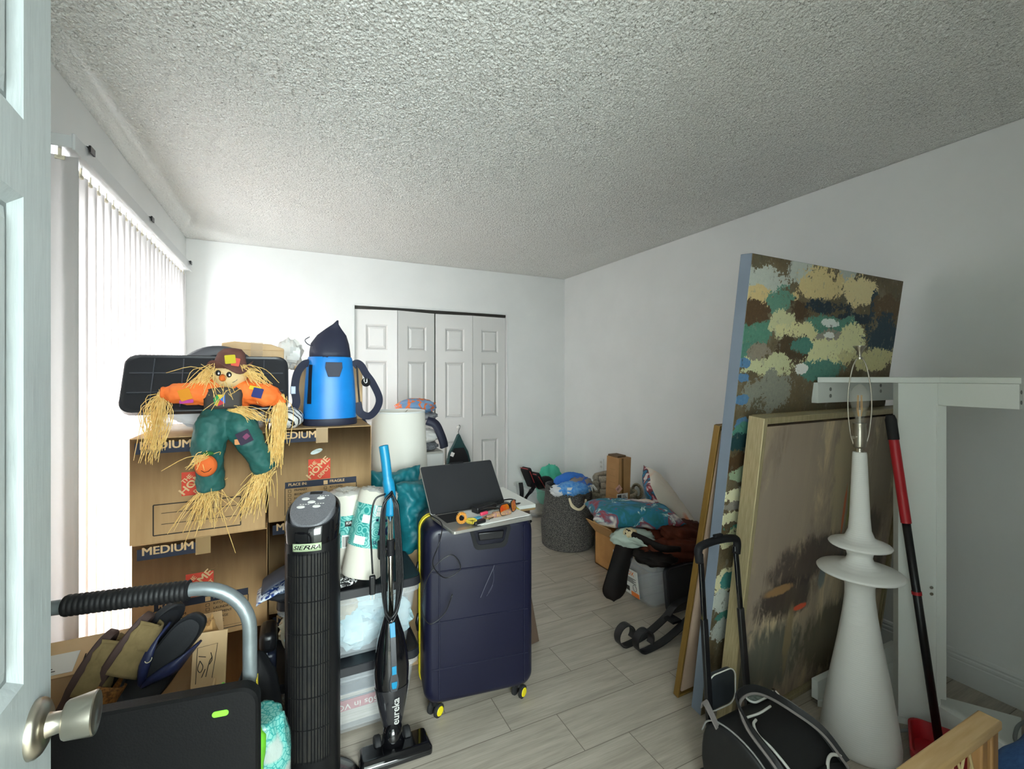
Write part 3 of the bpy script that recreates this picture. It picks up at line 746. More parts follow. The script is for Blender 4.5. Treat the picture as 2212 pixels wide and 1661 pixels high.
# ================================================================== tower fan
fan = thing('tower_fan', 'black tower fan with slanted control top standing in front of the totes', 'fan', (.066, 1.640, 0), -15)
m_fanbody = mat('fan_body_black', '#131315', .42, spec=.3)
MB().lathe([(0, 0), (.148, 0), (.150, .006), (.135, .020), (.085, .034), (.06, .04), (0, .04)], 40).build('base', m_gloss, fan, smooth='auto')
def fring(z, slope=0, r=.083, n=44):
    out = []
    for i in range(n):
        a = 2 * PI * i / n; x, y = r * math.copysign(abs(math.cos(a)) ** .8, math.cos(a)), r * math.copysign(abs(math.sin(a)) ** .9, math.sin(a))
        out.append((x, y, z + slope * y))
    return out
MB().rings([fring(.036, 0, .074), fring(.05, 0, .081), fring(.06), fring(.855, .12)]).build('housing', m_fanbody, fan, smooth='auto')
MB().rings([fring(.855, .12, .0835), fring(.93, .43, .084), fring(.936, .43, .080), fring(.934, .43, .074), fring(.915, .43, .073)]).build('top_ring', m_gloss, fan, smooth='auto')
cap = MB()
def capz(y): return .953 + .43 * y
def cr(r, dz, cut=True):
    out = []
    for x, y, z in fring(0, 0, r):
        zz = capz(y) + dz
        if cut and y < -.030: zz -= (-.030 - y) * .55
        out.append((x, y, zz))
    return out
cap.rings([[(x, y, .90 + .43 * y) for x, y, z in fring(0, 0, .069)], cr(.069, -.004), cr(.066, 0)]).build('control_head', mat('speckled_grey_plastic', '#5b5c60', .45, c2='#707176', ns=400, lo=.4, hi=.6), fan, smooth='auto', ang=25)
Mt = Matrix.Translation((0, 0, capz(0))) @ rot(math.degrees(math.atan(.43)), 0, 0)
MB().box(-.022, .018, .054, .066, 0, .0015, Mt).build('display_window', m_black, fan)
for x, y in ((-.030, .030), (.018, .031), (-.008, .012), (-.036, -.012), (.012, -.011)):
    MB().lathe([(0, 0), (.0125, 0), (.012, .002), (0, .0026)], 20, Mt @ trans(x, y, 0), sy=.5).build('button', mat('silver_button', '#dcdcd8', .3) if 'silver_button' not in bpy.data.materials else bpy.data.materials['silver_button'], fan, smooth='auto')
dots = MB()
for x0, y0 in ((.012, .042), (-.042, .001), (.004, .002)):
    for k in range(4): dots.box(x0 + k * .008, x0 + k * .008 + .005, y0, y0 + .002, 0, .0008, Mt)
o_ = dots.build('indicator_print', m_paper, fan); o_['kind'] = 'stuff'
# grille on the front
def fpt(a, r=.083): return (r * math.copysign(abs(math.cos(a)) ** .8, math.cos(a)), r * math.copysign(abs(math.sin(a)) ** .9, math.sin(a)))
gr = MB(); gb = MB()
A0, A1 = R_(232), R_(314)
gb.grid(lambda u, v: (*fpt(A0 + (A1 - A0) * u, .0838), .17 + v * .645), 16, 1)
gb.build('grille_recess', mat('grille_dark', '#0d0d0e', .7, c2='#23201a', ns=90, stretch=(1, 1, .2)), fan)
ns_ = 15
for i in range(ns_ + 1):
    a = A0 + (A1 - A0) * i / ns_; x, y = fpt(a, .0855)
    gr.tube([(x, y, .165), (x, y, .82)], .0018, 5)
go = gr.build('grille_slat', m_fanbody, fan); go.name = 'grille'
hb_ = MB()
for z in (.27, .37, .47, .57, .67, .75): hb_.tube([(*fpt(A0 + (A1 - A0) * k / 12, .0862), z) for k in range(13)], .0014, 5)
hb_.build('grille_crossbar', m_fanbody, fan)
lb = MB().grid(lambda u, v: (*fpt(R_(246) + R_(48) * u, .0868), .830 + .024 * v + .010 * (0)), 10, 1)
lbo = lb.build('name_plate', mat('pale_green_plate', '#b8c9a4', .35, .2), fan, smooth=True, solid=.0015)
lt = MB().text('SIERRA', .0185, Matrix(), bold=.0005, ax='CENTER', ay='CENTER', sx=1.15, shear=.3)
lt.v = [(*fpt(R_(270) + x / .083 * .95, .0885), .842 + y) for x, y, z in lt.v]
lt.build('plate_lettering', m_black, lbo)
MB().tube(bez([(.12, .05, .015), (.16, -.02, .008), (.145, -.10, .006), (.20, -.14, .006)]), .0035, 8).build('power_cord', m_black, fan, smooth=True)

# ================================================================== stick vacuum
vc = thing('stick_vacuum', 'black stick vacuum with bright blue handle standing before the totes', 'vacuum cleaner', (.335, 1.665, 0))
m_cy = mat('cyan_plastic', '#0d7ea8', .4)
hdv = MB()
hdv.rings([[(x, y, z) for x, y in [(-.118, -.045), (.122, -.055), (.130, -.045), (.128, .045), (.118, .052), (-.112, .055), (-.12, .045), (-.124, -.035)]] for z in (.004, .026)] + [[(x * .93, y * .75 + .004, .042) for x, y in [(-.118, -.045), (.122, -.055), (.130, -.045), (.128, .045), (.118, .052), (-.112, .055), (-.12, .045), (-.124, -.035)]]])
hdv.build('floor_head', m_gloss, vc, bevel=.006, seg=3)
for x in (-.052, .055):
    MB().lathe([(0, -.012), (.026, -.012), (.030, -.008), (.030, .008), (.026, .012), (0, .012)], 24, trans(x, .045, .032) @ rot(0, 90, 0)).build('wheel', m_rubber, vc, smooth='auto')
MB().tube([(0, .02, .04), (0, .028, .075), (0, .034, .11)], [.042, .036, .03], 20).build('swivel_neck', m_gloss, vc, smooth=True)
Mv = frame((0, .034, .10), (1, 0, 0), Z=(.012, .075, 1))
MB().lathe([(0, 0), (.030, 0), (.034, .02), (.044, .08), (.052, .135), (.055, .17), (.056, .20), (.052, .25), (.042, .31), (.030, .355), (.022, .385), (0, .39)], 36, Mv, sx=1.14, sy=.85).build('motor_body', m_gloss, vc, smooth='auto')
MB().lathe([(0.0, .0), (.031, .004), (.0352, .02), (.0455, .08), (.0535, .135), (.0535, .137), (0, .138)], 36, Mv, sx=1.15, sy=.865).build('dust_cup', mat('smoke_plastic', '#26262a', .1, coat=.7, alpha=.85), vc, smooth='auto')
def vy(z):  # front surface offset
    pr = [(0, .030), (.08, .044), (.135, .052), (.17, .055), (.20, .056), (.25, .052), (.31, .042), (.355, .030), (.385, .022)]
    for (a, ra), (b, rb) in zip(pr, pr[1:]):
        if a <= z <= b: return -.85 * (ra + (rb - ra) * (z - a) / (b - a))
    return -.02
pn = MB(); pn.rings([[tuple(Mv @ Vector((x, vy(z) + dy, z))) for x, dy in ((-w_, .004), (w_, .004), (w_ * .8, -.003), (-w_ * .8, -.003))] for z, w_ in ((.135, .012), (.15, .019), (.172, .019), (.20, .0125), (.25, .0115), (.31, .0115), (.36, .011))])
pn.build('front_panel', mat('dark_grey_panel', '#3d3e42', .4), vc, smooth='auto')
for z0, z1, w_ in ((.320, .368, .0095), (.196, .224, .008), (.146, .170, .010)):
    q = MB(); q.rings([[tuple(Mv @ Vector((x * ww, vy(z) - .0035 + dy, z))) for x, dy in ((-1, .003), (1, .003), (1, -.002), (-1, -.002))] for z, ww in ((z0, w_ * (.7 if z0 < .15 else 1)), ((z0 + z1) / 2, w_), (z1, w_))])
    q.build('blue_button', m_cy, vc, bevel=.001)
ek = MB().text('eureka', .036, Matrix(), bold=.0010, ax='LEFT', ay='CENTER')
ek.v = [tuple(Mv @ Vector((-y + .006, vy(.012 + x) - .0075, .012 + x))) for x, y, z in ek.v]
ek.build('brand_lettering', m_paper, vc)
top_ = Mv @ Vector((0, 0, .385))
pt1 = Vector((.005, .098, .855)); pt2 = Vector((.002, .115, 1.105))
MB().tube([tuple(top_), tuple(pt1)], .0105, 16).build('steel_tube', m_chrome, vc, smooth=True)
hn = MB(); hn.tube(bez([tuple(pt1 + (top_ - pt1) * .02), (.006, .098, .88), (.003, .100, .94), (-.004, .103, .985), (-.010, .108, 1.05), (-.016, .113, 1.10), (-.018, .114, 1.112)], 5), [.021] * 6 + [.022] * 9 + [.018] * 15 + [.012], 14)
hn.build('handle', m_cy, vc, smooth=True)
q = (top_ + (pt1 - top_) * .66)
MB().lathe([(.010, -.03), (.0155, -.03), (.0155, .03), (.010, .03)], 18, Matrix.Translation(q)).box(-.035, -.012, -.012, .012, -.005, .005, Matrix.Translation(q)).box(-.046, -.024, -.016, .012, -.035, .028, Matrix.Translation(q)).build('tube_clip', m_blackm, vc, bevel=.002)
random.seed(9)
cd = MB()
for i in range(5):
    dx = random.uniform(-.006, .006); w0 = .020 + .0040 * i; zt = .945 - random.uniform(0, .02); zb = .455 + random.uniform(0, .06); yy = .085 - .006 * i
    cd.tube(bez([(dx, yy - .01, zt), (-w0 * 1.0, yy - .02, zt - .05), (-w0 * 1.15, yy - .028, .72), (-w0 * .95, yy - .04, zb + .06), (-w0 * .3, yy - .045, zb), (w0 * .5, yy - .04, zb + .03), (w0 * 1.05, yy - .03, zb + .12), (w0 * .95, yy - .02, .75), (w0 * .7, yy - .01, zt - .04)], 6), .0034, 7, closed=True)
cd.tube(bez([(-.02, .06, .94), (-.06, .055, .92), (-.075, .05, .83), (-.072, .045, .735), (-.069, .04, .66)], 6), .0034, 7)
co = cd.build('power_cord', m_black, vc, smooth=True)
MB().box(-.081, -.059, .032, .048, .585, .655).build('plug', m_black, vc, bevel=.005)
pg_ = MB()
for x in (-.077, -.066): pg_.box(x, x + .002, .036, .043, .567, .586)
pg_.build('plug_blade', m_chrome, vc)

# ================================================================== paper towels, pillows, visor on the totes
m_tow = mat('paper_towel', '#d2cec2', .85, bump=.2, bs=60)
_t = NT('teal_wrapper'); _v = _t.coord(); _vo = _t.n('ShaderNodeTexVoronoi', feature='F1'); _t.l(_v, _vo.inputs['Vector']); _vo.inputs['Scale'].default_value = 26
_w = _t.n('ShaderNodeMath', operation='SINE'); _t.l(_t.math('MULTIPLY', _vo.outputs['Distance'], 34), _w.inputs[0])
_t.col(_t.ramp(_t.math('ADD', _t.math('MULTIPLY', _w.outputs[0], .5), .5), [(.35, '#2b918d'), (.65, '#78c0b9')])); _t.set(Roughness=.3, Coat_Weight=.4); m_tealw = _t.m
def towel_roll(label, M, r, h, band, big):
    t = thing('paper_towel_roll', label, 'paper towel', group=None, M=M)
    MB().lathe([(.02, 0), (r * .93, 0), (r, .01), (r, h - .012), (r * .9, h), (.02, h), (.02, h * .8), (0, h * .8)], 40).build('roll', m_tow, t, smooth='auto')
    MB().lathe([(r + .0012, band[0]), (r + .0012, band[1])], 40, cap=False).build('printed_wrapper', m_tealw, t, smooth=True)
    fz = MB()
    fz.grid(lambda u, v: tuple(Vector((r * (1.0 - .75 * v) * math.cos(2 * PI * u), r * (1.0 - .75 * v) * math.sin(2 * PI * u), h - .002 + .012 * math.sin(v * 3) + .006 * nz((u * 9, v * 5, 1), 3)))), 36, 6)
    fz.build('film_gather', mat('clear_film', '#e8e8e4', .2, alpha=.5, coat=.5) if 'clear_film' not in bpy.data.materials else bpy.data.materials['clear_film'], t, smooth='auto', ang=20)
    def wrap(mb, a0): mb.v = [((r + .0022) * math.sin(x / r + a0), -(r + .0022) * math.cos(x / r + a0), y) for x, y, z in mb.v]; return mb
    def rectm(mb, x0, x1, y0, y1, n=6):
        mb.grid(lambda u, v: (x0 + (x1 - x0) * u, y0 + (y1 - y0) * v, 0), n, 1); return mb
    if big:
        wrap(MB().text('Tow', .085, trans(-.004, .150, 0), bold=.003, sx=.85), 0).build('wrapper_lettering', mat('navy_white_ink', '#1d2d5a', .5), t)
        wrap(rectm(MB(), -.058, -.028, .205, .235), 0).build('wrapper_label', m_paper, t)
        wrap(rectm(MB(), -.075, -.03, .125, .155), 0).build('wrapper_label', m_paper, t)
        w_ = MB()
        for i in range(2):
            for j in range(2): rectm(w_, -.01 + .019 * i, .007 + .019 * i, .235 + .019 * j, .252 + .019 * j, 1)
        wrap(w_, 0).build('sheet_icon', m_paper, t)
        tl = MB()
        for i in range(6): rectm(tl, -.055, -.055 + .024 * (1 if i % 3 else .7), .229 - i * .0042, .231 - i * .0042, 1)
        for i in range(5): rectm(tl, -.072, -.072 + .036 * (1 if i % 2 else .8), .149 - i * .005, .151 - i * .005, 1)
        wrap(tl, 0).build('fine_print', mat('fine_print_grey', '#667088', .6), t)
        wrap(MB().text('SHEETS', .018, trans(.0, .128, 0), bold=.0006), 0).build('wrapper_lettering', bpy.data.materials['navy_white_ink'], t)
    else:
        wrap(rectm(MB(), -.028, .045, band[1] - .042, band[1] - .020), 0).build('black_label', m_black, t)
        q = MB().text('KIRKLAND', .0145, trans(-.024, band[1] - .036, 0), bold=.0005, sx=.95); q.v = [(x, y, z) for x, y, z in q.v]
        q = wrap(q, 0); q.v = [(x * 1.01, y * 1.01, z) for x, y, z in q.v]; q.build('label_lettering', m_paper, t)
        wrap(rectm(MB(), -.04, .02, band[0] - .002, band[0] + .05), 0).build('barcode_panel', m_paper, t)
        bc = MB(); random.seed(2); x = -.036
        while x < .016:
            ww = random.choice((.0012, .002, .003)); rectm(bc, x, x + ww, band[0] + .004, band[0] + .044, 1); x += ww + random.choice((.0012, .002))
        q = wrap(bc, 0); q.v = [(x * 1.006, y * 1.006, z) for x, y, z in q.v]; q.build('barcode', m_blackink, t)
    return t
towel_roll('upright paper towel roll in teal wrapper standing between the tower fan and the tilted roll', trans(.205, 1.985, TZ) @ rot(0, 0, 12), .073, .325, (.12, .245), False)
towel_roll('tilted paper towel roll in teal wrapper leaning beside the vacuum tube', frame((.247, 1.865, TZ + .022), (.97, 0, -.235), Z=(.215, .10, .97)), .077, .325, (.115, .275), True)
def pillow(mb, w, h, t, seed, M, corner=.07, wr=.008, n=30, power=.55):
    for sgn in (1, -1):
        def fn(u, v):
            a, b = 2 * u - 1, 2 * v - 1
            pull = 1 - corner * (1 - a * a) ** 1 * abs(b) ** 4 ; pull2 = 1 - corner * (1 - b * b) * abs(a) ** 4
            x, y = w / 2 * a * pull2, h / 2 * b * pull
            e = max(0, (1 - a ** 4) * (1 - b ** 4)) ** power
            z = sgn * t / 2 * e + wr * e ** .5 * (nz((x, y, sgn * .3), 14, seed) + .5 * nz((x, y, sgn), 30, seed + 4)) + wr * .8 * nz((a * 4, b * 4, 0), 1.2, seed)*(1-e)
            return tuple(M @ Vector((x, y, z)))
        mb.grid(fn, n, n)
    return mb
for i, (label, loc, e, w_) in enumerate((
        ('plain teal throw pillow behind the paper towels, left of the pair', (.355, 2.045, TZ + .175), (80, 0, 0), .33),
        ('plain teal throw pillow squashed against the suitcase, right of the pair', (.435, 2.20, TZ + .19), (84, 0, 38), .36))):
    pass
pA = thing('throw_pillow', 'teal throw pillow with raised left corner behind the tilted paper towels', 'pillow', group='teal pillows', M=trans(.470, 2.290, .555 + .178) @ rot(80, 0, 4))
pillow(MB(), .27, .38, .10, 3, Matrix(), .10, .026).build('pillow_cover', m_teal, pA, smooth=True)
pB = thing('throw_pillow', 'teal throw pillow squashed between the other teal pillow and the navy suitcase', 'pillow', group='teal pillows', M=trans(.585, 2.205, .555 + .158) @ rot(78, 0, 28))
pillow(MB(), .31, .34, .13, 8, Matrix(), .08, .030).build('pillow_cover', m_teal, pB, smooth=True)
_pt = bpy.data.textures.new('pillow_folds', 'CLOUDS'); _pt.noise_scale = .07; _pt.noise_depth = 2
for p_ in (pA, pB):
    for o in p_.children:
        k = o.modifiers.new('u', 'SUBSURF'); k.levels = 1; k.render_levels = 1
        k = o.modifiers.new('w', 'DISPLACE'); k.texture = _pt; k.strength = .035; k.mid_level = .5
# visors in plastic at the left end of the tote lid
vs_ = thing('sun_visor', 'navy and white patterned visor in clear plastic on the left end of the upper tote', 'visor', (-.03, 1.84, TZ + .045))
_t = NT('ikat_print'); _v = _t.coord((1, 1, 1)); _n = _t.noise(_v, 42, 2, .4, 1.5); _t.col(_t.ramp(_n, [(.46, '#24448e'), (.52, '#dfe6f2')])); _t.set(Roughness=.4, Coat_Weight=.6)
vm = MB(); vm.grid(lambda u, v: (-.075 + u * .14, -.10 + v * .13 - .02 * u, .052 * u ** .8 - .055 * (v - .5) ** 2 * (1 - u) + .004 * nz((u * 5, v * 5, 0), 1)), 14, 12)
vm.build('visor_brim', _t.m, vs_, smooth=True, solid=.004)
vm = MB(); vm.grid(lambda u, v: (-.060 + u * .13, -.085 + v * .13, .024 + .066 * u ** .8 - .04 * (v - .5) ** 2), 12, 10)
vm.build('visor_band', mat('grey_navy_fabric', '#3a3e4c', .6), vs_, smooth=True, solid=.006)
cp = thing('baseball_cap', 'dark cap with pale lining under the patterned visor on the upper tote', 'cap', (-.015, 1.845, TZ))
crumple(MB(), (0, -.01, .024), (.06, .055, .024), 6, .15, 2, 28, 14).build('cap_fabric', mat('dark_cap_fabric', '#20232b', .7), cp, smooth=True)
crumple(MB(), (-.015, -.035, .05), (.045, .03, .018), 16, .2, 2, 24, 12).build('cap_lining', mat('blue_shirt_fabric', '#8ea3bf', .7, c2='#33405c', ns=60), cp, smooth=True)
tb = MB(); crumple(tb, (0, 0, 0), (.07, .035, .016), 33, .25, 2.6, 28, 12)
o = tb.build('wrapped_scarf', mat('black_white_print', '#1a1a1c', .3, c2='#e4e4e4', ns=120, coat=.6, lo=.5, hi=.56), smooth=True); o.location = (.16, 1.845, TZ + .017)
tag(o, 'black and white patterned scarf in plastic beneath the upright paper towel roll', 'scarf')

# ================================================================== suitcase
SW, SD, SZ0, SZ1 = .458, .30, .066, .782
su = thing('suitcase', 'large navy hard-shell suitcase with yellow zips and yellow wheel hubs', 'suitcase', (.471, 1.756, 0), -8)
m_su = mat('navy_shell', '#121327', .35, c2='#15162b', ns=3, bump=.05, bs=600, spec=.35)
def shell(mb, y0, y1, big, small, r=.055):
    """half shell between y0 (front) and y1 with rounded outer rim at 'big' end"""
    def ring(y, off): return [(x * (SW - 2 * off) / SW + SW / 2, y, zz * (SZ1 - SZ0 - 2 * off) / (SZ1 - SZ0) + (SZ0 + SZ1) / 2) for x, zz in rrect(SW, SZ1 - SZ0, r, 7)]
    ys = [(y0, .030), (y0 + .004 * (1 if y1 > y0 else -1), .017), (y0 + .014 * (1 if y1 > y0 else -1), .006), (y0 + .034 * (1 if y1 > y0 else -1), .0), (y1, 0)]
    return mb.rings([ring(y, o) for y, o in ys])
shell(MB(), 0, SD * .50, 0, 0).build('front_shell', m_su, su, smooth='auto', ang=50)
shell(MB(), SD, SD * .56, 0, 0).build('back_shell', m_su, su, smooth='auto', ang=50)
zz = MB()
def zr(off, y): return [(x * (SW - 2 * off) / SW + SW / 2, y, q * (SZ1 - SZ0 - 2 * off) / (SZ1 - SZ0) + (SZ0 + SZ1) / 2) for x, q in rrect(SW, SZ1 - SZ0, .055, 8)]
MB().rings([zr(.003, SD * .5), zr(-.001, SD * .515), zr(-.001, SD * .545), zr(.003, SD * .56)]).build('zip_gusset', m_blackm, su, smooth='auto')
for y in (SD * .505, SD * .575):
    MB().tube(zr(-.002, y), .0042, 6, closed=True).build('yellow_zip', mat('yellow_zip_tape', '#d9c52a', .5) if 'yellow_zip_tape' not in bpy.data.materials else bpy.data.materials['yellow_zip_tape'], su, smooth=True)
gv = MB()
for z in (.215, .40, .60):
    gv.rings([[(x, y, z + dz) for y, dz in ((.004, -.007), (-.0022, -.002), (-.0022, .002), (.004, .007))] for x in (.028, .05, SW - .05, SW - .028)])
gv.build('shell_ridge', m_su, su, smooth='auto')
for x in (.058, SW - .045):
    gv2 = MB()
    gv2.rings([[(x + dx, y, z) for y, dx in ((.004, -.006), (-.0018, -.002), (-.0018, .002), (.004, .006))] for z in (SZ0 + .03, SZ0 + .06, SZ1 - .06, SZ1 - .03)])
    gv2.build('shell_corner_ridge', m_su, su, smooth='auto')
# carry handle set into the top of the front shell
hd_ = MB(); cxh, czh = .268, .722
ro = [(cxh + x * (1 if z > 0 else .86), z + czh) for x, z in rrect(.172, .105, .03, 6)]; ri = [(cxh + (x - cxh) * .82, czh + .006 + (z - czh) * .74) for x, z in ro]
n_ = len(ro)
hd_.rings([[(x, .003, z) for x, z in ro], [(x, -.004, z) for x, z in ro], [(x, -.003, z) for x, z in ri], [(x, .0, z) for x, z in ri]])
hd_.build('handle_bezel', m_blackm, su, smooth='auto')
MB().prism([(cxh - .05, czh - .012), (cxh + .05, czh - .012), (cxh + .055, czh + .02), (cxh - .055, czh + .02)], 0, .012, FR @ trans(0, 0, .002)).build('carry_handle', m_black, su, bevel=.004)
# yacht-like line emblem scratched into the shell
em = MB()
em.tube(bez([(.225, -.003, .475), (.25, -.003, .53), (.275, -.003, .58), (.283, -.003, .60)]), .0013, 5)
em.tube(bez([(.258, -.003, .49), (.275, -.003, .52), (.281, -.003, .55), (.279, -.003, .585)]), .0010, 5)
em.tube(bez([(.250, -.003, .478), (.268, -.003, .50), (.277, -.003, .52)]), .0009, 5)
em.build('shell_emblem', mat('silver_print', '#4a4a58', .4), su)
for x in (.05, SW - .05):
    for y in (.05, SD - .05):
        fk = MB().tube([(x, y, SZ0 + .012), (x, y, .045)], .016, 12).build('wheel_fork', m_black, su)
        Wz = trans(x, y, 0) @ rot(0, 0, -52) @ trans(-x, -y, 0)
        for s in (-1, 1):
            wl_ = MB().lathe([(0, -.008), (.020, -.008), (.0265, -.004), (.0265, .004), (.020, .008), (0, .008)], 24, Wz @ trans(x + s * .018, y, .0265) @ rot(0, 90, 0)).build('wheel', m_rubber, su, smooth='auto')
            hb = MB().lathe([(0, 0), (.0185, 0), (.017, .002), (0, .003)], 20, Wz @ trans(x + s * .018 + s * .0078, y, .0265) @ rot(0, 90 * s, 0))
            for k in range(5):
                hb.box(.006, .016, -.0015, .0015, .002, .0035, Wz @ trans(x + s * .018 + s * .0078, y, .0265) @ rot(0, 90 * s, 0) @ rot(0, 0, 72 * k))
            hb.build('wheel_hub', mat('yellow_hub', '#e0cf1c', .4) if 'yellow_hub' not in bpy.data.materials else bpy.data.materials['yellow_hub'], wl_)
for z in (.33, .55): MB().tube([(-.006, SD * .54, z - .035), (-.012, SD * .54, z), (-.006, SD * .54, z + .035)], .007, 8).build('side_foot', m_black, su, smooth=True)

# ================================================================== laptop and what lies on it
LZ = SZ1 + .004
Ml = frame((.5685, 1.618, LZ), (.36, .030, 0), Z=(0, 0, 1)) @ trans(-.028, 0, 0)
lp = thing('laptop', 'open silver laptop with black screen lying on top of the navy suitcase', 'laptop', M=Ml)
m_alu = mat('laptop_silver', '#b5b2ac', .32, .7)
MB().prism([(x + .178, y + .115) for x, y in rrect(.356, .23, .012)], 0, .012).build('base', m_alu, lp, bevel=.002)
MB().box(.02, .336, .105, .215, .0115, .0128).build('keyboard', mat('keyboard_black', '#18181a', .5), lp)
Ms = trans(0, .232, .012) @ rot(52, 0, 0)
lidm = MB().prism([(x + .178, y + .112) for x, y in rrect(.356, .224, .010)], -.006, .0, Ms).build('screen_lid', m_alu, lp, bevel=.001)
MB().prism([(x + .178, y + .112) for x, y in rrect(.352, .220, .009)], .0001, .0012, Ms).build('screen', mat('screen_off', '#26272a', .25, c2='#2b2c2f', ns=2), lidm)
MB().box(.145, .21, .222, .229, -.006, .003, Ms).build('webcam_bar', m_black, lidm)
MB().tube([(.02, .232, .008), (.336, .232, .008)], .006, 10).build('hinge', m_black, lp, smooth=True)
def onlap(name, label, cat, x, y, dz=.0128, rz=0, group=None): return thing(name, label, cat, group=group, M=Ml @ trans(x, y, dz) @ rot(0, 0, rz))
ps = onlap('paper_sheets', 'stack of white paper sheets covering the laptop keyboard', 'paper', .235, .112)
for k, (a, dx, dy) in enumerate(((4, .004, .0), (-3, 0, .005), (1, -.004, -.003))):
    MB().box(-.125, .115, -.095, .085, k * .0012, k * .0012 + .001, trans(dx, dy, 0) @ rot(0, 0, a)).build('sheet', m_paper, ps)
PZ = .0128 + .0038
ad = onlap('power_adapter', 'black rectangular laptop power adapter on the white paper sheets', 'power adapter', .215, .165, PZ, 14)
MB().box(-.055, .055, -.02, .02, 0, .026).build('adapter_body', m_black, ad, bevel=.004)
MB().tube(bez([(.055, 0, .012), (.08, .006, .006), (.105, -.03, .004), (.12, -.07, .004)]), .0025, 6).build('adapter_cable', m_black, ad)
for i, (x, y, a, c, lab) in enumerate(((.060, .055, 0, '#d8943a', 'orange coiled hair tie standing at the left front of the laptop'), (.098, .046, 20, '#c9b23c', 'yellow coiled hair tie lying beside the orange one on the laptop'))):
    h = MB(); r0, r1 = .017, .0048
    path = [((r0 + r1 * math.cos(t * 22)) * math.cos(t), (r0 + r1 * math.cos(t * 22)) * math.sin(t), r1 * math.sin(t * 22)) for t in [2 * PI * k / 330 for k in range(330)]]
    h.tube(path, .0019, 5, closed=True)
    o = h.build('hair_tie', mat('hair_tie_colour', c, .4), smooth=True); o.matrix_world = Ml @ trans(x, y, PZ + (.0235 if i == 0 else .008)) @ rot(80 if i == 0 else 8, 0, a)
    tag(o, lab, 'hair tie', 'coiled hair ties')
kf = onlap('car_key_fob', 'black car key fob with silver key ring lying on the laptop front', 'car key', .125, .035, .0128, 15)
MB().prism(rrect(.062, .030, .013), 0, .013).build('fob_body', m_black, kf, bevel=.004)
MB().tube([(.045 + .013 * math.cos(a), .006 + .013 * math.sin(a), .004) for a in [2 * PI * k / 24 for k in range(24)]], .0012, 6, closed=True).build('key_ring', m_chrome, kf)
MB().box(.055, .105, .0, .008, .002, .0045).build('key_blade', m_chrome, kf)
MB().prism(rrect(.04, .022, .006), .004, .014, trans(.015, .03, 0)).build('blue_tag', mat('blue_tag', '#4fa0c0', .5), kf)
MB().box(.022, .06, .022, .034, .012, .026, trans(.02, .01, 0)).build('pink_tag', mat('pink_tag', '#cf3d5a', .5), kf, bevel=.004)
ks = onlap('braided_keychain', 'purple and gold braided wristlet keychain lying on the papers', 'keychain', .225, .062, PZ, 6)
MB().tube(bez([(-.055, 0, .008), (-.02, .003, .010), (.02, .002, .010), (.062, .004, .010)]), [.007] * 8 + [.0125] * 17, 12).build('braid', mat('braided_cord', '#7d5a66', .8, c2='#b08a4c', ns=180), ks, smooth=True)
MB().tube([(-.055 + .012 * math.cos(a), .012 * math.sin(a), .006) for a in [2 * PI * k / 20 for k in range(20)]], .0025, 6, closed=True).build('gold_ring', mat('gold_metal', '#c8a862', .3, 1.), ks)
sg = onlap('sunglasses', 'mirrored orange-red sunglasses standing on the papers at the right of the laptop', 'sunglasses', .288, .080, PZ, 28)
m_lens = mat('orange_mirror_lens', '#f0502a', .08, .55, c2='#f0a028', ns=22, coat=.6)
for s in (-1, 1):
    Mg = trans(s * .034, 0, .0235) @ rot(80, 0, s * 12)
    ln = MB().prism([(x + .002 * s, y) for x, y in rrect(.056, .043, .016)], -.001, .001, Mg).build('lens', m_lens, sg, bevel=.0006)
    oo, ii = rrect(.060, .047, .018), rrect(.055, .042, .016)
    fr_ = MB().rings([[tuple(Mg @ Vector((x, y, .002))) for x, y in oo], [tuple(Mg @ Vector((x, y, -.002))) for x, y in oo], [tuple(Mg @ Vector((x, y, -.002))) for x, y in ii], [tuple(Mg @ Vector((x, y, .002))) for x, y in ii], [tuple(Mg @ Vector((x, y, .002))) for x, y in oo]], cap=False)
    fr_.build('rim', m_black, sg)
    MB().tube(bez([(s * .064, .006, .038), (s * .072, .04, .036), (s * .07, .09, .022), (s * .068, .115, .008)]), .0028, 8, flat=.6).build('temple_arm', m_black, sg, smooth=True)
MB().tube(bez([(-.008, 0, .036), (0, -.004, .040), (.008, 0, .036)]), .003, 8).build('bridge', m_black, sg)
for i, (x, y, a) in enumerate(((.315, .165, 12), (.335, .16, 8))):
    o = MB().tube([(-.06, 0, .005), (.055, 0, .005), (.066, 0, .005)], [.0045, .0045, .001], 10).build('pen', mat('dark_pen', '#25262a', .3), smooth='auto')
    o.matrix_world = Ml @ trans(x, y, PZ + .0002) @ rot(0, 0, a)
    tag(o, ('dark pen lying nearest the screen on the papers', 'dark pen lying behind the sunglasses, nearest the laptop edge')[i], 'pen', 'pens on the laptop')
cc = MB(); cc.tube(bez([(.505, 1.80, LZ + .03), (.53, 1.72, LZ + .012), (.50, 1.66, LZ - .04), (.485, 1.69, .66), (.54, 1.71, .59), (.60, 1.70, .62), (.56, 1.70, .68), (.48, 1.71, .62), (.45, 1.72, .5), (.48, 1.72, .42), (.54, 1.715, .45), (.57, 1.71, .52)], 7), .0022, 6)
tag(cc.build('charging_cable', m_black, smooth=True), 'thin black charging cable looping down the front of the suitcase', 'cable')

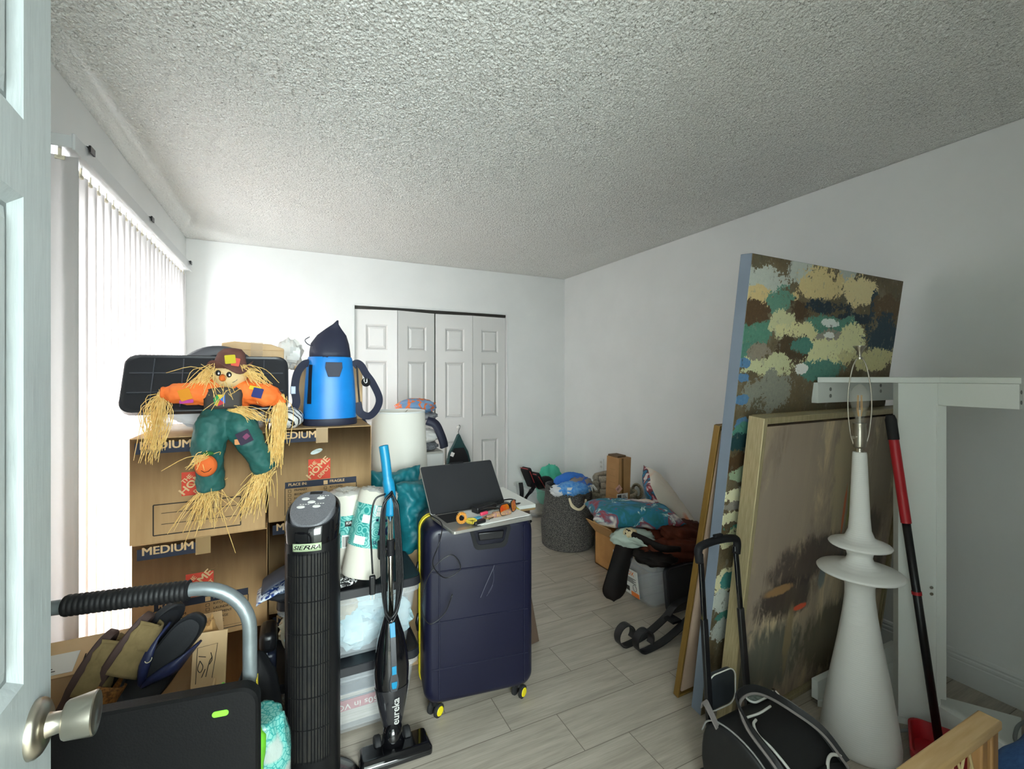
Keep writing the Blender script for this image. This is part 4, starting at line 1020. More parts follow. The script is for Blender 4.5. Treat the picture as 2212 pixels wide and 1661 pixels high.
# ================================================================== behind the suitcase
bdw = thing('brown_board', 'dark brown wooden board leaning behind the suitcase', 'board', M=frame((.86, 2.10, -.056), (1, -.08, .19), Z=(-.19, .0, 1)))
MB().box(0, .30, -.02, .02, 0.006, .70).build('board_panel', mat('brown_wood', '#4a3a2d', .5, c2='#3f3126', ns=6, stretch=(6, 6, .6)), bdw, bevel=.002)
MB().box(.24, .302, -.025, .025, .008, .70).build('board_edge', mat('brown_wood_edge', '#57463a', .5), bdw, bevel=.002)
tbl = thing('side_table', 'white-topped table with brown legs behind the suitcase, under the lampshade', 'table', (.36, 2.42, 0))
TT = .60
MB().box(0, .975, 0, .47, TT - .022, TT).build('tabletop', m_white, tbl, bevel=.003)
MB().box(.003, .972, .003, .467, TT - .034, TT - .022).build('tabletop_core', mat('plywood_edge', '#a08258', .7), tbl)
for x in (.03, .915):
    for y in (.03, .41): MB().box(x, x + .035, y, y + .03, 0, TT - .034).build('leg', bpy.data.materials['brown_wood'], tbl)
ls = thing('lampshade', 'tall white drum lampshade standing behind the right box stack', 'lampshade', (.560, 2.650, TT))
m_shd = mat('white_shade_fabric', '#e2dfd6', .8)
MB().lathe([(.172, 0), (.148, .575), (.146, .575), (.170, 0)], 56, cap=False).build('shade_cover', m_shd, ls, smooth='auto')
MB().lathe([(.149, .568), (.1505, .572), (.149, .577), (.146, .577), (.1455, .570)], 56, cap=False).build('shade_trim', m_trim, ls, smooth=True)
sp_ = MB()
for k in range(3): sp_.tube([(0, 0, .53), (.147 * math.cos(k * 2.1 + 1), .147 * math.sin(k * 2.1 + 1), .57)], .002, 6)
sp_.lathe([(.012, .525), (.018, .525), (.018, .531), (.012, .531)], 16)
sp_.build('shade_spider', m_steel, ls)
# drawer tower with clothes
dt = thing('drawer_tower', 'narrow white drawer tower piled with clothes before the closet door', 'drawers', (.70, 3.02, 0))
MB().box(0, .24, 0, .30, 0, .86).build('cabinet_body', mat('dark_gap', '#b9b6ae', .5), dt)
for k in range(9): MB().box(.0, .24, -.012, .0, .02 + k * .093, .105 + k * .093).build('drawer', m_trim, dt, bevel=.008)
MB().tube([(.252, -.01, 0), (.252, -.01, .95)], .004, 8).tube([(-.01, -.01, 0), (-.01, -.01, .95)], .004, 8).build('side_rail', m_steel, dt)
_t = NT('orange_blue_print'); _n = _t.noise(_t.coord(), 16, 1, .4); _t.col(_t.ramp(_n, [(.46, '#6b8fb5'), (.5, '#d9713a'), (.58, '#d9713a'), (.6, '#7d9dbf')])); _t.set(Roughness=.85); m_pr = _t.m
m_knit = mat('grey_knit', '#9a9a9c', .9, c2='#5d5f66', ns=40)
def heap(name, label, cat, c, rad, seed, m, amp=.3, f=2.2, group=None, rz=0, nu=40, nv_=22, ang=None):
    o = crumple(MB(), (0, 0, 0), rad, seed, amp, f, nu, nv_).build(name, m, smooth=True)
    o.location = c; o.rotation_euler = (0, 0, R_(rz)); return tag(o, label, cat, group)
heap('folded_garment', 'orange and light blue patterned garment on top of the clothes pile', 'clothing', (.775, 3.12, 1.165), (.125, .12, .048), 41, m_pr, .25, 2.4)
heap('folded_garment', 'grey and white striped garment just below the patterned one', 'clothing', (.80, 3.13, 1.10), (.115, .12, .03), 42, m_knit, .25, 2.5)
heap('folded_garment', 'white garment hanging lowest on the drawer tower', 'clothing', (.815, 3.10, .965), (.11, .12, .045), 43, mat('white_cotton', '#d6d5d2', .85), .25, 2.2)
heap('folded_garment', 'grey patterned garment under the white one on the drawer tower', 'clothing', (.80, 3.12, .892), (.115, .12, .034), 45, mat('grey_print_cotton', '#8f9196', .85, c2='#50545c', ns=70), .25, 2.5)
nvs = MB().strap(bez([(.82, 3.0, 1.075), (.875, 2.985, 1.05), (.91, 2.98, .98), (.93, 2.98, .92), (.935, 2.985, .89)]), .055, .02, 'face')
tag(nvs.build('navy_sleeve', m_nav, smooth=True), 'navy garment sleeve hanging over the side of the clothes pile', 'clothing')
heap('folded_garment', 'navy garment behind the box, left of the lampshade', 'clothing', (.35, 2.80, 1.12), (.08, .08, .10), 44, m_nav, .25, 2)
bpy.data.objects['folded_garment.004'].location = (.345, 2.80, TT + .26); bpy.data.objects['folded_garment.004'].scale = (1, 1, 2.6)
# mask-like pouch hanging from the closet knob
hp = thing('hanging_pouch', 'dark green pointed pouch hanging from the closet knob by a hook', 'pouch', (1.478, 4.262, .84))
MB().tube(bez([(0, -.006, .04), (.012, -.008, .05), (.018, -.008, .03), (.008, -.008, .005), (0, -.008, -.015), (.006, -.008, -.035), (-.004, -.008, -.035)]), .003, 8).build('hook', m_black, hp)
m_hp = mat('dark_green_nylon', '#183f3f', .5, bump=.1)
def outl(k): return [(x * k, z) for x, z in [(-.012, -.035), (.012, -.035), (.05, -.12), (.10, -.21), (.128, -.31), (.10, -.365), (.0, -.385), (-.10, -.365), (-.125, -.31), (-.10, -.21), (-.05, -.12)]]
MB().prism(outl(1), 0, .03, FR @ trans(0, 0, -.005)).build('pouch_back', m_hp, hp, bevel=.012, seg=3)
MB().prism([(-.05, -.17), (.05, -.17), (.09, -.25), (.105, -.32), (.06, -.372), (-.06, -.372), (-.105, -.32), (-.09, -.25)], 0, .008, FR @ trans(0, 0, .0255)).build('mesh_front', m_blackm, hp, bevel=.004)
MB().box(.015, .05, -.038, -.034, -.255, -.215, rot(0, 25, 0)).build('white_label', m_paper, hp)

# ================================================================== platform cart in the foreground
ct = thing('platform_cart', 'folded platform cart with grey tube handle and black deck by the open door', 'cart', (-.083, 1.174, 0), 171.4)
ct.rotation_euler = (0, 0, 0)
m_tubeg = mat('grey_painted_tube', '#848c8f', .38, .5, c2='#767e81', ns=20)
ux, uy = -.9885, .151           # direction of the cross bar, away to the left
def CP(s, z, o=0.): return (ux * s - uy * o * -1 * 0, uy * s + o, z)
R0 = .105
path = [CP(0, .02), CP(0, .5), CP(0, .915 - R0)] + [CP(R0 - R0 * math.cos(a), .915 - R0 + R0 * math.sin(a)) for a in [PI / 2 * k / 9 for k in range(1, 10)]] + [CP(.30, .912), CP(.50, .908)] + [CP(.50 + R0 * math.sin(a), .908 - R0 + R0 * math.cos(a)) for a in [PI / 2 * k / 9 for k in range(1, 10)]] + [CP(.605, .4), CP(.605, .02)]
MB().tube(path, .0145, 16).build('tube_handle', m_tubeg, ct, smooth=True)
gp = MB(); gpath = []; gr_ = []
for k in range(121):
    s = .115 + (.335 - .115) * k / 120; gpath.append(CP(s, .9145 - .008 * (s - .1)))
    gr_.append(.0195 + (.0016 if k % 5 < 3 else 0) if 0 < k < 120 else .0165)
gp.tube(gpath, gr_, 18).build('handle_wrap', mat('black_spiral_wrap', '#151517', .55, bump=.2, bs=80, spec=.3), ct, smooth='auto', ang=60)
dk_ = MB(); Mk = frame((0, 0, 0), (ux, uy, 0), Z=(0, 0, 1))
# deck plate standing on edge, just in front of the tube
dp = [(x + .285, z + .375) for x, z in rrect(.56, .71, .035, 6)]
Dk = frame((ux * -.0 - .0 + .02, -.052, .012), (ux, uy, 0), Z=(0, 0, 1))
def ringd(off, y): return [tuple(Dk @ Vector((x + .285, y, z + .355))) for x, z in rrect(.575 - 2 * off, .71 - 2 * off, .035 - off * .5, 6)]
dk_.rings([ringd(.004, .022), ringd(0, .016), ringd(0, -.010), ringd(.004, -.016), ringd(.020, -.016), ringd(.024, -.012)])
dko = dk_.build('deck', mat('black_deck', '#0f0f10', .6, bump=.25, bs=220, spec=.2), ct, smooth='auto', ang=30)
# Dk is mirrored left to right: front of the deck is its positive y side
sl = MB().prism(rrect(.030, .012, .0058, 5), -.002, .0012)
for yy in (.0225, -.0130):
    q = MB().prism(rrect(.030, .012, .0058, 5), -.0006, .0006).build('deck_slot', mat('lime_plastic', '#7ee03a', .4) if 'lime_plastic' not in bpy.data.materials else bpy.data.materials['lime_plastic'], ct)
    q.matrix_local = Dk @ trans(.066, yy, .668) @ rot(90, 0, 0)
for z in (.25, .5): MB().lathe([(0, 0), (.009, 0), (.008, .006), (0, .007)], 12, trans(.004, -.028, z) @ rot(90, 0, 20)).build('bolt', m_steel, ct, smooth='auto')
MB().box(.013, .0155, -.012, .012, .55, .70).build('warning_sticker', mat('yellow_sticker', '#d3bd2c', .5), ct)
for s in (.05, .53):
    MB().lathe([(0, -.012), (.034, -.012), (.037, 0), (.034, .012), (0, .012)], 24, trans(ux * s, uy * s + .055, .037) @ rot(0, 90, 8)).build('caster_wheel', m_rubber, ct, smooth='auto')
    MB().box(ux * s - .02, ux * s + .02, uy * s - .01, uy * s + .075, .072, .08).build('caster_fork', m_steel, ct)

# lime bag and toilet paper behind the cart
lg = thing('lime_bag', 'lime green plastic bag sticking up behind the black cart deck', 'bag', (-.115, 1.27, .36))
lm_ = MB(); crumple(lm_, (0.012, 0, .08), (.042, .028, .16), 51, .30, 1.6, 28, 24)
lm_.v = [(x, y, max(z, -.36)) for x, y, z in lm_.v]
lm_.ell((-.030, .0, .262), (.010, .010, .045), 14, 10)
lm_.build('bag_body', mat('lime_bag_plastic', '#79d63c', .4), lg, smooth=True)
lg.location.z = .345
bkx = thing('black_crate', 'low black crate standing under the lime green bag behind the cart', 'crate', (-.19, 1.235, 0))
MB().box(0, .13, 0, .075, 0, .22).build('crate_body', m_blackm, bkx, bevel=.008)
tpk = thing('toilet_paper_pack', 'teal plastic wrapped toilet paper pack between the grey cart tube and the tower fan', 'toilet paper', (-.078, 1.425, 0))
tm = MB(); crumple(tm, (0, 0, .225), (.083, .085, .27), 61, .14, 1.9, 40, 34)
tm.v = [(max(-.085, min(.078, x)), max(-.08, min(.08, y)), max(0, min(z, .455 - .10 * max(0, x + .02)))) for x, y, z in tm.v]
_t = NT('teal_leaf_wrap'); _v = _t.coord(); _vo = _t.n('ShaderNodeTexVoronoi', feature='DISTANCE_TO_EDGE'); _t.l(_v, _vo.inputs['Vector']); _vo.inputs['Scale'].default_value = 75
_big = _t.noise(_v, 9, 1, .3); _c = _t.ramp(_vo.outputs['Distance'], [(.03, '#2f9a96'), (.10, '#7cc4bc')])
_t.col(_t.mix(_t.ramp(_big, [(.52, '#000000'), (.56, '#ffffff')]), _c, '#b4c2bd')); _t.set(Roughness=.22, Coat_Weight=.7); _t.bump(_t.noise(_v, 30, 3, .6, 1), .5, .004)
tm.build('pack_wrap', _t.m, tpk, smooth=True)
# black bag behind
bgx = thing('black_pouch', 'black fabric pouch behind the toilet paper pack, against the box stack', 'pouch', (-.10, 1.72, 0))
pm_ = MB(); crumple(pm_, (0, 0, .22), (.07, .06, .235), 62, .12, 2, 26, 20); pm_.v = [(x, y, max(z, 0)) for x, y, z in pm_.v]
pm_.build('pouch_body', m_blackm, bgx, smooth=True)

# ================================================================== opened carton with sandals
oc = thing('opened_carton', 'opened cardboard box with spread flaps under the sandals by the door', 'cardboard box', (-.69, 1.41, 0))
OW, OD, OH = .50, .30, .53
b = MB().box(0, OW, 0, .005, 0, OH).box(0, OW, OD - .005, OD, 0, OH).box(0, .005, 0, OD, 0, OH).box(OW - .005, OW, 0, OD, 0, OH).box(0, OW, 0, OD, 0, .006)
b.build('carton_body', m_card2, oc)
def flap(name, o, X, Y, w, h, t=.005, m=None, skew=0):
    Mf = frame(o, X, Y=Y); q = MB().prism([(0, 0), (w, 0), (w - skew, h), (skew, h)], 0, t, Mf); return q.build(name, m or m_card2, oc), Mf
fl1, Mf1 = flap('carton_flap', (.0, 0, OH - .002), (0, 1, 0), (-.2, 0, .95), OD, .07, skew=.01)
fl2, Mf2 = flap('carton_flap', (0, OD - .006, OH - .002), (1, 0, 0), (0, .72, .36), OW, .12, skew=.02)
fl3, Mf3 = flap('carton_flap', (OW - .060, .115, OH - .03), (.97, -.20, .02), (.28, .15, 1), .085, .150)
fl4, Mf4 = flap('carton_flap', (0, .004, OH - .002), (1, 0, 0), (0, -.5, .6), OW * .55, .06, skew=.015)
# pen marks on the raised flap
mk = MB()
mk.tube([(.012, .02, .0058), (.012, .112, .0058), (.062, .118, .0058), (.052, .03, .0058)], .0008, 4)
for pts in ([(.036, .035), (.043, .07), (.050, .085)], [(.046, .096), (.050, .078), (.044, .066)], [(.026, .035), (.034, .055)], [(.020, .078), (.028, .062), (.022, .048), (.015, .058), (.020, .078)], [(.016, .090), (.034, .086)]):
    mk.tube(bez([(*p, .0058) for p in pts], 4), .0010, 4)
mko = mk.build('pen_marks', m_black, fl3); mko.matrix_local = Mf3
lbx = MB(); lbx.box(.02, .13, .01, .075, .0055, .0062, Mf2); lbx.build('shipping_label', m_paper, fl2)
lb2 = MB()
for k in range(9): lb2.box(.145 + k * .006, .148 + k * .006, .015, .06, .0055, .0062, Mf2)
for k in range(4): lb2.box(.028, .09 - k * .008, .02 + k * .008, .0225 + k * .008, .0064, .0067, Mf2)
lb2.build('label_print', m_blackink, fl2)
pbg = thing('brown_paper_bag', 'crumpled brown paper bag beside the navy flip-flop in the opened carton', 'paper bag', (-.222, 1.60, .41))
crumple(MB(), (0, 0, .11), (.036, .045, .125), 71, .35, 1.5, 22, 14).build('bag_paper', mat('kraft_paper', '#b58c58', .8), pbg, smooth='auto', ang=15)

def sole_pts(ln=.27, wd=.112, n=40, heel=.78):
    out = []
    for i in range(n):
        a = 2 * PI * i / n; x = math.cos(a); y = math.sin(a)
        k = 1.0 if x > 0 else heel
        k -= .12 * math.exp(-((x + .15) / .35) ** 2)
        out.append((ln / 2 * math.copysign(abs(x) ** .8, x), wd / 2 * k * math.copysign(abs(y) ** .75, y) + .006 * x * x))
    return out
def sandal(label, M, cols, kind):
    t = thing('sandal', label, 'sandal', M=M, group='sandals in the opened carton')
    o = MB()
    P = sole_pts(wd=.112 if kind == 'thong' else .094); n = len(P)
    def rg(k, z, cup=0): return [(x * k, y * k, z + .010 * max(0, x / .135) ** 2 + .004 * max(0, -x / .135) ** 2) for x, y in P]
    o.rings([rg(.94, -.024), rg(1.0, -.020), rg(1.0, -.004), rg(.97, .0), rg(.90, -.002), rg(.86, -.005)]).build('sole', cols[0], t, smooth='auto', ang=30)
    if kind == 'thong':
        for sd_ in (-1, 1):
            P_ = bez([(.070, .003, -.004), (.055, .005 * sd_, .014), (.022, .020 * sd_, .028), (-.015, .042 * sd_, .022), (-.030, .0495 * sd_, -.012)], 5); m_ = len(P_) - 1
            def sf(u, v, P_=P_, m_=m_, sd_=sd_):
                p = P_[min(m_, int(u * m_ + .5))]; w_ = .010 + .074 * u ** 1.1
                return (p.x + (v - .62) * w_ * (.6 + .4 * u), p.y + sd_ * (v - .5) * w_ * .25 * (1 - u), p.z + .006 * math.sin(PI * v))
            MB().grid(sf, 16, 6).build('strap', cols[1], t, smooth=True, solid=.006)
        MB().tube([(-.006 + .009 * math.cos(a), -.024 + .007 * math.sin(a), .0395) for a in [PI * k / 10 - .6 for k in range(11)]], .0011, 5).build('strap_emblem', cols[2], t)
    else:
        v = MB(); v.grid(lambda u, w: (-.018 + .130 * u - .01 * math.cos(w * PI), (2 * w - 1) * .0500 * (1 - .25 * max(0, u - .6) ** 1), .060 * (1 - abs(2 * w - 1) ** 2.6) * (1 - .35 * u) - .004 + .005 * nz((u * 4, w * 4, 0), 1.5)), 16, 16)
        v.build('upper', cols[1], t, smooth=True, solid=.006)
        v = MB(); v.grid(lambda u, w: (.055 + .06 * u, (2 * w - 1) * .046, .052 * (1 - abs(2 * w - 1) ** 2.4) * (1 - .3 * u) + .004), 6, 12).build('toe_band', cols[1], t, smooth=True, solid=.005)
        v = MB(); v.grid(lambda u, w: (-.085 + .048 * w, (2 * u - 1) * .047, .046 * (1 - abs(2 * u - 1) ** 2.4) - .004), 14, 4).build('heel_band', cols[2], t, smooth=True, solid=.006)
    return t
m_bs = mat('brown_sole', '#4a3732', .7); m_ol = mat('olive_suede', '#7c6a45', .9, c2='#8a7750', ns=40, bump=.2, bs=200)
m_ck = mat('cork', '#a06b34', .8, c2='#5f3c1c', ns=160); m_bs2 = mat('black_foam', '#191b20', .6, bump=.1); m_ns = mat('navy_strap', '#20274a', .45, c2='#2a3157', ns=30, bump=.2, bs=150)
m_em = mat('pale_emblem', '#cfc7a8', .4)
def sandal_M(o, axis, nrm):  # x axis = heel->toe, z = up from the footbed
    return frame(o, axis, Z=nrm)
sandal('navy flip-flop with wide strap facing the camera, rightmost of the four sandals', sandal_M((-.318, 1.535, .600), (-.62, -.06, -.78), (-.02, -.90, .42)), (m_bs2, m_ns, m_em), 'thong')
sandal('dark flip-flop tucked behind the navy one, third sandal from the left', sandal_M((-.368, 1.585, .612), (-.58, -.12, -.80), (.55, -.80, -.25)), (m_bs2, m_ns, m_em), 'thong')
sandal('olive sandal with cork heel, second from the left on the opened carton', sandal_M((-.412, 1.54, .612), (.50, .16, .85), (.84, -.20, -.46)), (m_bs, m_ol, m_ck), 'clog')
sandal('olive sandal with cork heel, leftmost and lowest of the four sandals', sandal_M((-.480, 1.54, .578), (.42, .16, .90), (.88, -.20, -.38)), (m_bs, m_ol, m_ck), 'clog')

# ================================================================== right side: bins, baskets, pillows
cb_ = thing('storage_bin', 'open clear storage bin with black bags and mint cloth by the far corner', 'storage bin', (2.05, 3.79, 0), 2)
tote_body(.50, .40, .29).build('bin_body', m_clear, cb_, smooth='auto')
heap('folded_shirt', 'mint green cloth spilling over the rim of the far clear bin', 'clothing', (2.38, 4.00, .235), (.14, .13, .215), 81, mat('mint_fabric', '#4fc3a4', .75, c2='#43b396', ns=10), .22, 2.1)
heap('folded_blanket', 'beige knitted blanket at the bottom of the far clear bin', 'blanket', (2.22, 3.97, .045), (.13, .13, .042), 82, mat('beige_knit', '#a59c86', .9, c2='#8c836d', ns=70), .12, 3)
m_redzip = mat('red_zip', '#c03a3e', .5)
for i, (x, y, z, a, l_) in enumerate(((2.09, 3.94, .40, -28, 'black bag with red zip leaning out at the left end of the far bin'), (2.17, 3.90, .36, -38, 'black bag with red zip standing in the middle of the far bin'))):
    t = thing('camera_bag', l_, 'bag', M=trans(x, y, z) @ rot(0, a, 18))
    MB().box(-.026, .026, -.06, .06, -.135, .09).build('bag_body', m_blackm, t, bevel=.018, seg=3)
    MB().tube([(-.012, -.061, -.12), (-.012, -.063, .06), (-.012, -.04, .092), (-.012, .06, .091)], .0032, 6).build('red_zip', m_redzip, t, smooth=True)
heap('soft_pouch', 'small round black pouch beside the mint cloth in the far bin', 'pouch', (2.27, 3.91, .325), (.075, .07, .055), 83, m_blackm, .08, 2)
bs_ = thing('bag_strap', 'black webbing strap hanging over the left rim of the far bin', 'strap', (0, 0, 0))
MB().strap(bez([(2.13, 3.92, .335), (2.07, 3.80, .315), (2.01, 3.755, .29), (1.955, 3.75, .22), (1.985, 3.75, .12), (1.935, 3.745, .05), (1.89, 3.74, .0045)]), .042, .004, (1, .3, .25)).build('webbing', m_blackm, bs_)
MB().strap(bez([(2.00, 3.93, .34), (1.945, 3.80, .30), (1.92, 3.752, .24), (1.93, 3.748, .15), (1.965, 3.744, .08), (2.01, 3.742, .0045)]), .042, .004, (1, .3, .25)).build('webbing', m_blackm, bs_)

def weave_mat(name, c1, c2):
    t = NT(name); tc = t.n('ShaderNodeTexCoord'); sp = t.n('ShaderNodeSeparateXYZ'); t.l(tc.outputs['Object'], sp.inputs[0])
    w = t.math('SINE', t.math('MULTIPLY', sp.outputs[2], 620)); n = t.noise(t.coord((1, 1, 2.5)), 170, 2)
    t.col(t.ramp(n, [(.47, c1), (.60, c2)])); t.set(Roughness=.85)
    t.bump(t.math('ADD', w, t.math('MULTIPLY', n, 1.5)), .5, .004); return t.m
m_bask = weave_mat('charcoal_rope_weave', '#232224', '#85817b')
m_rope = mat('cream_rope', '#d8cbab', .85, bump=.3, bs=200)
bkt = thing('woven_basket', 'dark charcoal woven rope basket with cream rope handles on the floor', 'basket', (2.045, 3.165, 0))
def basket(mb, r0, r1, r2, h): return mb.lathe([(0, 0), (r0 * .94, 0), (r0, .012), (r1, h * .35), (r2 * 1.02, h * .8), (r2, h), (r2 - .012, h), (r2 - .014, h * .8), (r1 - .014, h * .3), (r0 - .02, .02), (0, .02)], 56)
b = basket(MB(), .212, .222, .188, .475); b.v = [(x + .010 * z, y, z + .020 * (-x / .2) * (z / .475) ** 2) for x, y, z in b.v]
b.build('basket_body', m_bask, bkt, smooth='auto')
for a in (258,):
    x0, y0 = .192 * math.cos(R_(a)), .192 * math.sin(R_(a))
    for k in range(2):
        MB().tube(bez([(x0 - .075, y0 - .012, .432), (x0 - .070, y0 - .045, .388 - .012 * k), (x0 - .02, y0 - .060 - .012 * k, .352), (x0 + .045, y0 - .045, .372), (x0 + .075, y0 - .018, .405)]), .0085, 8).build('rope_handle', m_rope, bkt, smooth=True)
    for dx in (.065, .165):
        q = MB().box(-.014, .014, -.006, .003, -.035, .03).build('leather_tab', mat('dark_leather', '#3a302b', .5) if 'dark_leather' not in bpy.data.materials else bpy.data.materials['dark_leather'], bkt, bevel=.002)
        aa = R_(a) + dx / .19; q.location = (.196 * math.cos(aa), .196 * math.sin(aa), .405); q.rotation_euler = (0, 0, aa + PI / 2)
m_bluep = mat('blue_print_fabric', '#2f7fd0', .7, c2='#6fa6d8', ns=45)
heap('beach_towel', 'bright blue patterned cloth at the front of the charcoal basket', 'towel', (2.02, 3.06, .47), (.135, .085, .055), 91, m_bluep, .25, 2.4, rz=-15)
heap('beach_towel', 'deep blue terry towel arching at the back of the charcoal basket', 'towel', (2.09, 3.20, .505), (.14, .075, .062), 92, mat('blue_terry', '#2d6ec4', .9, bump=.4, bs=300), .15, 2)
_t = NT('taupe_blue_stripe'); _n = _t.noise(_t.coord(), 13, 1, .3); _t.col(_t.ramp(_n, [(.44, '#7f7672'), (.48, '#3a66b8'), (.56, '#3a66b8'), (.6, '#8c827c')])); _t.set(Roughness=.9)
heap('beach_towel', 'taupe and blue towel folded in the middle of the charcoal basket', 'towel', (2.12, 3.10, .495), (.105, .07, .052), 93, _t.m, .25, 2.6)
heap('folded_sheet', 'white cotton cloth at the left rim of the charcoal basket', 'cloth', (1.91, 3.10, .46), (.055, .07, .042), 94, mat('white_towel_cloth', '#d9dbe0', .85), .25, 2.4)
fr = MB(); random.seed(3)
for k in range(22):
    a = random.uniform(0, 6.28); x, y = 2.165 + random.uniform(-.045, .045), 3.035 + random.uniform(-.02, .03)
    fr.tube(bez([(x, y, .492), (x + .012 * math.cos(a), y - .02, .478), (x + .02 * math.cos(a), y - .035, .455)], 3), .0028, 5)
o = fr.build('towel_fringe', mat('white_fringe', '#dcdcd8', .9), smooth=True); tag(o, 'white knotted fringe hanging at the right front of the charcoal basket', 'fringe'); o['kind'] = 'stuff'
ql = MB().box(-.022, .022, -.003, .0, -.022, .022).lathe([(0, 0), (.011, 0), (.011, .001), (0, .001)], 16, trans(0, -.003, 0) @ rot(90, 0, 0)).build('care_label', m_paper); ql.location = (1.985, 2.968, .468); ql.rotation_euler = (R_(-18), 0, R_(-12))
ql.parent = bpy.data.objects['beach_towel']; ql.matrix_parent_inverse = Matrix(); ql.location = (-.045, -.078, .012); ql.rotation_euler = (R_(-12), 0, 0)
# second basket
bk3 = thing('woven_basket', 'pale knitted basket behind the tall narrow carton, by the outlet wall', 'basket', (2.455, 3.10, 0))
basket(MB(), .165, .19, .185, .40).build('basket_body', mat('pale_rope_weave', '#b3a993', .9, c2='#8e846f', ns=90, bump=.6, bs=90), bk3, smooth='auto')
MB().tube([(.19 * math.cos(a), .19 * math.sin(a), .395) for a in [2 * PI * k / 40 for k in range(40)]], .016, 10, closed=True).build('braided_rim', mat('braided_cream', '#b5aa93', .9, c2='#8d826d', ns=60), bk3, smooth=True)
for a in (-28,):
    MB().tube([(.205 * math.cos(R_(a)), .205 * math.sin(R_(a)) + .055 * math.cos(k), .40 + .055 * math.sin(k)) for k in [2 * PI * j / 24 for j in range(24)]], .013, 8, closed=True).build('handle', bpy.data.materials['braided_cream'], bk3, smooth=True)
m_blk = mat('taupe_knit_blanket', '#a59a8a', .95, c2='#877c6d', ns=80, bump=.8, bs=120)
kb_ = thing('knit_blanket', 'folded taupe knit blanket on top of the pale basket', 'blanket', (2.41, 3.09, .40))
bm_ = MB()
for k, (dx, dz, r) in enumerate(((0, .03, .028), (.01, .085, .030), (-.005, .132, .028))):
    bm_.tube(bez([(-.15 + dx, -.07, dz), (-.05, -.12, dz + .008), (.08, -.11, dz), (.14, -.02, dz), (.06, .06, dz + .006), (-.08, .05, dz), (-.14, 0, dz)]), r, 10)
bm_.build('blanket_folds', m_blk, kb_, smooth=True)
# tall narrow carton
tc = thing('tall_carton', 'tall narrow tan carton with shipping label standing behind the open box', 'cardboard box', (2.222, 2.768, 0))
m_card3 = mat('carton_tan', '#a67c4c', .8, c2='#9a7044', ns=8)
def tcp(z): return .030 * z / .74
CW, CD, CH = .118, .150, .745
o = MB(); o.rings([[(x + tcp(z), y, z) for x, y in ((0, 0), (CW, 0), (CW, CD), (0, CD))] for z in (0, CH)])
o.build('carton_body', m_card3, tc, bevel=.003)
Mfr = frame((0, -.0008, 0), (1, 0, 0), Z=(tcp(1), 0, 1)); Mlf = frame((-.0008, CD, 0), (0, -1, 0), Z=(tcp(1), 0, 1))
MB().box(.054, .072, -.0010, .0004, .01, CH - .002, Mfr).build('packing_tape', mat('brown_tape', '#6f4f2a', .25, coat=.4), tc)
MB().box(.008, .112, -.0022, -.0012, .395, .475, Mfr).build('shipping_label', m_paper, tc)
lb = MB()
for k in range(9): lb.box(.014 + k * .004, .017 + k * .004, -.0030, -.0022, .403, .467, Mfr)
for k in range(6): lb.box(.060, .104 - (k % 3) * .008, -.0030, -.0022, .408 + k * .010, .412 + k * .010, Mfr)
lb.build('label_print', m_blackink, tc)
q = MB().box(-.024, .024, -.0022, -.0012, -.024, .024).build('pink_sticker', mat('pink_sticker', '#d9a898', .6), tc); q.matrix_local = Mfr @ trans(.026, 0, .515) @ rot(0, -38, 0)
MB().text('SS11', .022, trans(-.020, -.003, -.008) @ FR, bold=.0008, sx=.9).build('sticker_print', m_blackink, q)
fp = MB()
for k in range(12): fp.box(.045, .110, -.0006, .0004, .10 + k * .05, .103 + k * .05, Mlf)
fp.build('side_print', mat('faded_brown_print', '#8a6539', .8), tc)
MB().rings([[(x + tcp(.745), y, z) for x, y in ((.004, .02), (.09, .03), (.09, CD - .01), (.004, CD - .01))] for z in (CH + .0005, CH + .014)]).build('torn_flap', mat('dark_flap', '#5f472c', .8), tc)

# open box with hides, HDX bin
ob = thing('open_box', 'open cardboard box with a raised flap between the dark basket and the hides', 'cardboard box', (2.015, 2.44, 0), 0)
QW, QD, QH = .30, .31, .235
MB().box(0, QW, 0, .006, 0, QH).box(0, QW, QD - .006, QD, 0, QH).box(0, .006, 0, QD, 0, QH).box(QW - .006, QW, 0, QD, 0, QH).box(0, QW, 0, QD, 0, .006).build('carton_body', mat('carton_orange_tan', '#b9874e', .8, c2='#ab7b45', ns=9), ob)
mflap = mat('carton_inner_tan', '#b48a56', .8)
MB().prism([(0, 0), (QD, 0), (QD, .13), (0.02, .13)], 0, .006, frame((.0, 0, QH), (0, 1, 0), Y=(-.62, 0, .75))).build('carton_flap', mflap, ob)
MB().prism([(0, 0), (QW, 0), (QW - .02, .09), (0.02, .09)], 0, .006, frame((.0, QD - .006, QH), (1, 0, 0), Y=(0, .6, .7))).build('carton_flap', mflap, ob)
MB().box(-.0015, -.0003, .03, .10, .03, .17).build('barcode_label', m_paper, ob)
lb = MB()
for k in range(11): lb.box(-.0025, -.0016, .04, .09, .045 + k * .010, .049 + k * .010)
lb.build('label_print', m_blackink, ob)
hx_ = thing('storage_bin', 'clear storage bin with orange and white label under the brown hide', 'storage bin', (1.862, 1.995, 0), 0)
tote_body(.58, .34, .27).build('bin_body', m_clear, hx_, smooth='auto')
Ml_ = frame((.020, .250, .035), (0, -1, 0), Z=(-.13, 0, 1))
MB().box(0, .125, -.002, 0, 0, .165, Ml_).build('product_label', mat('label_white', '#d8d6cf', .5), hx_)
MB().text('HDX', .038, Ml_ @ trans(.010, -.0026, .120) @ FR, bold=.001).box(.055, .125, -.0032, -.0021, .0, .028, Ml_).build('label_orange', mat('orange_print', '#e0762c', .6), hx_)
lb = MB()
for k in range(5): lb.box(.012, .105 - (k % 2) * .02, -.0030, -.0021, .080 + k * .007, .0835 + k * .007, Ml_)
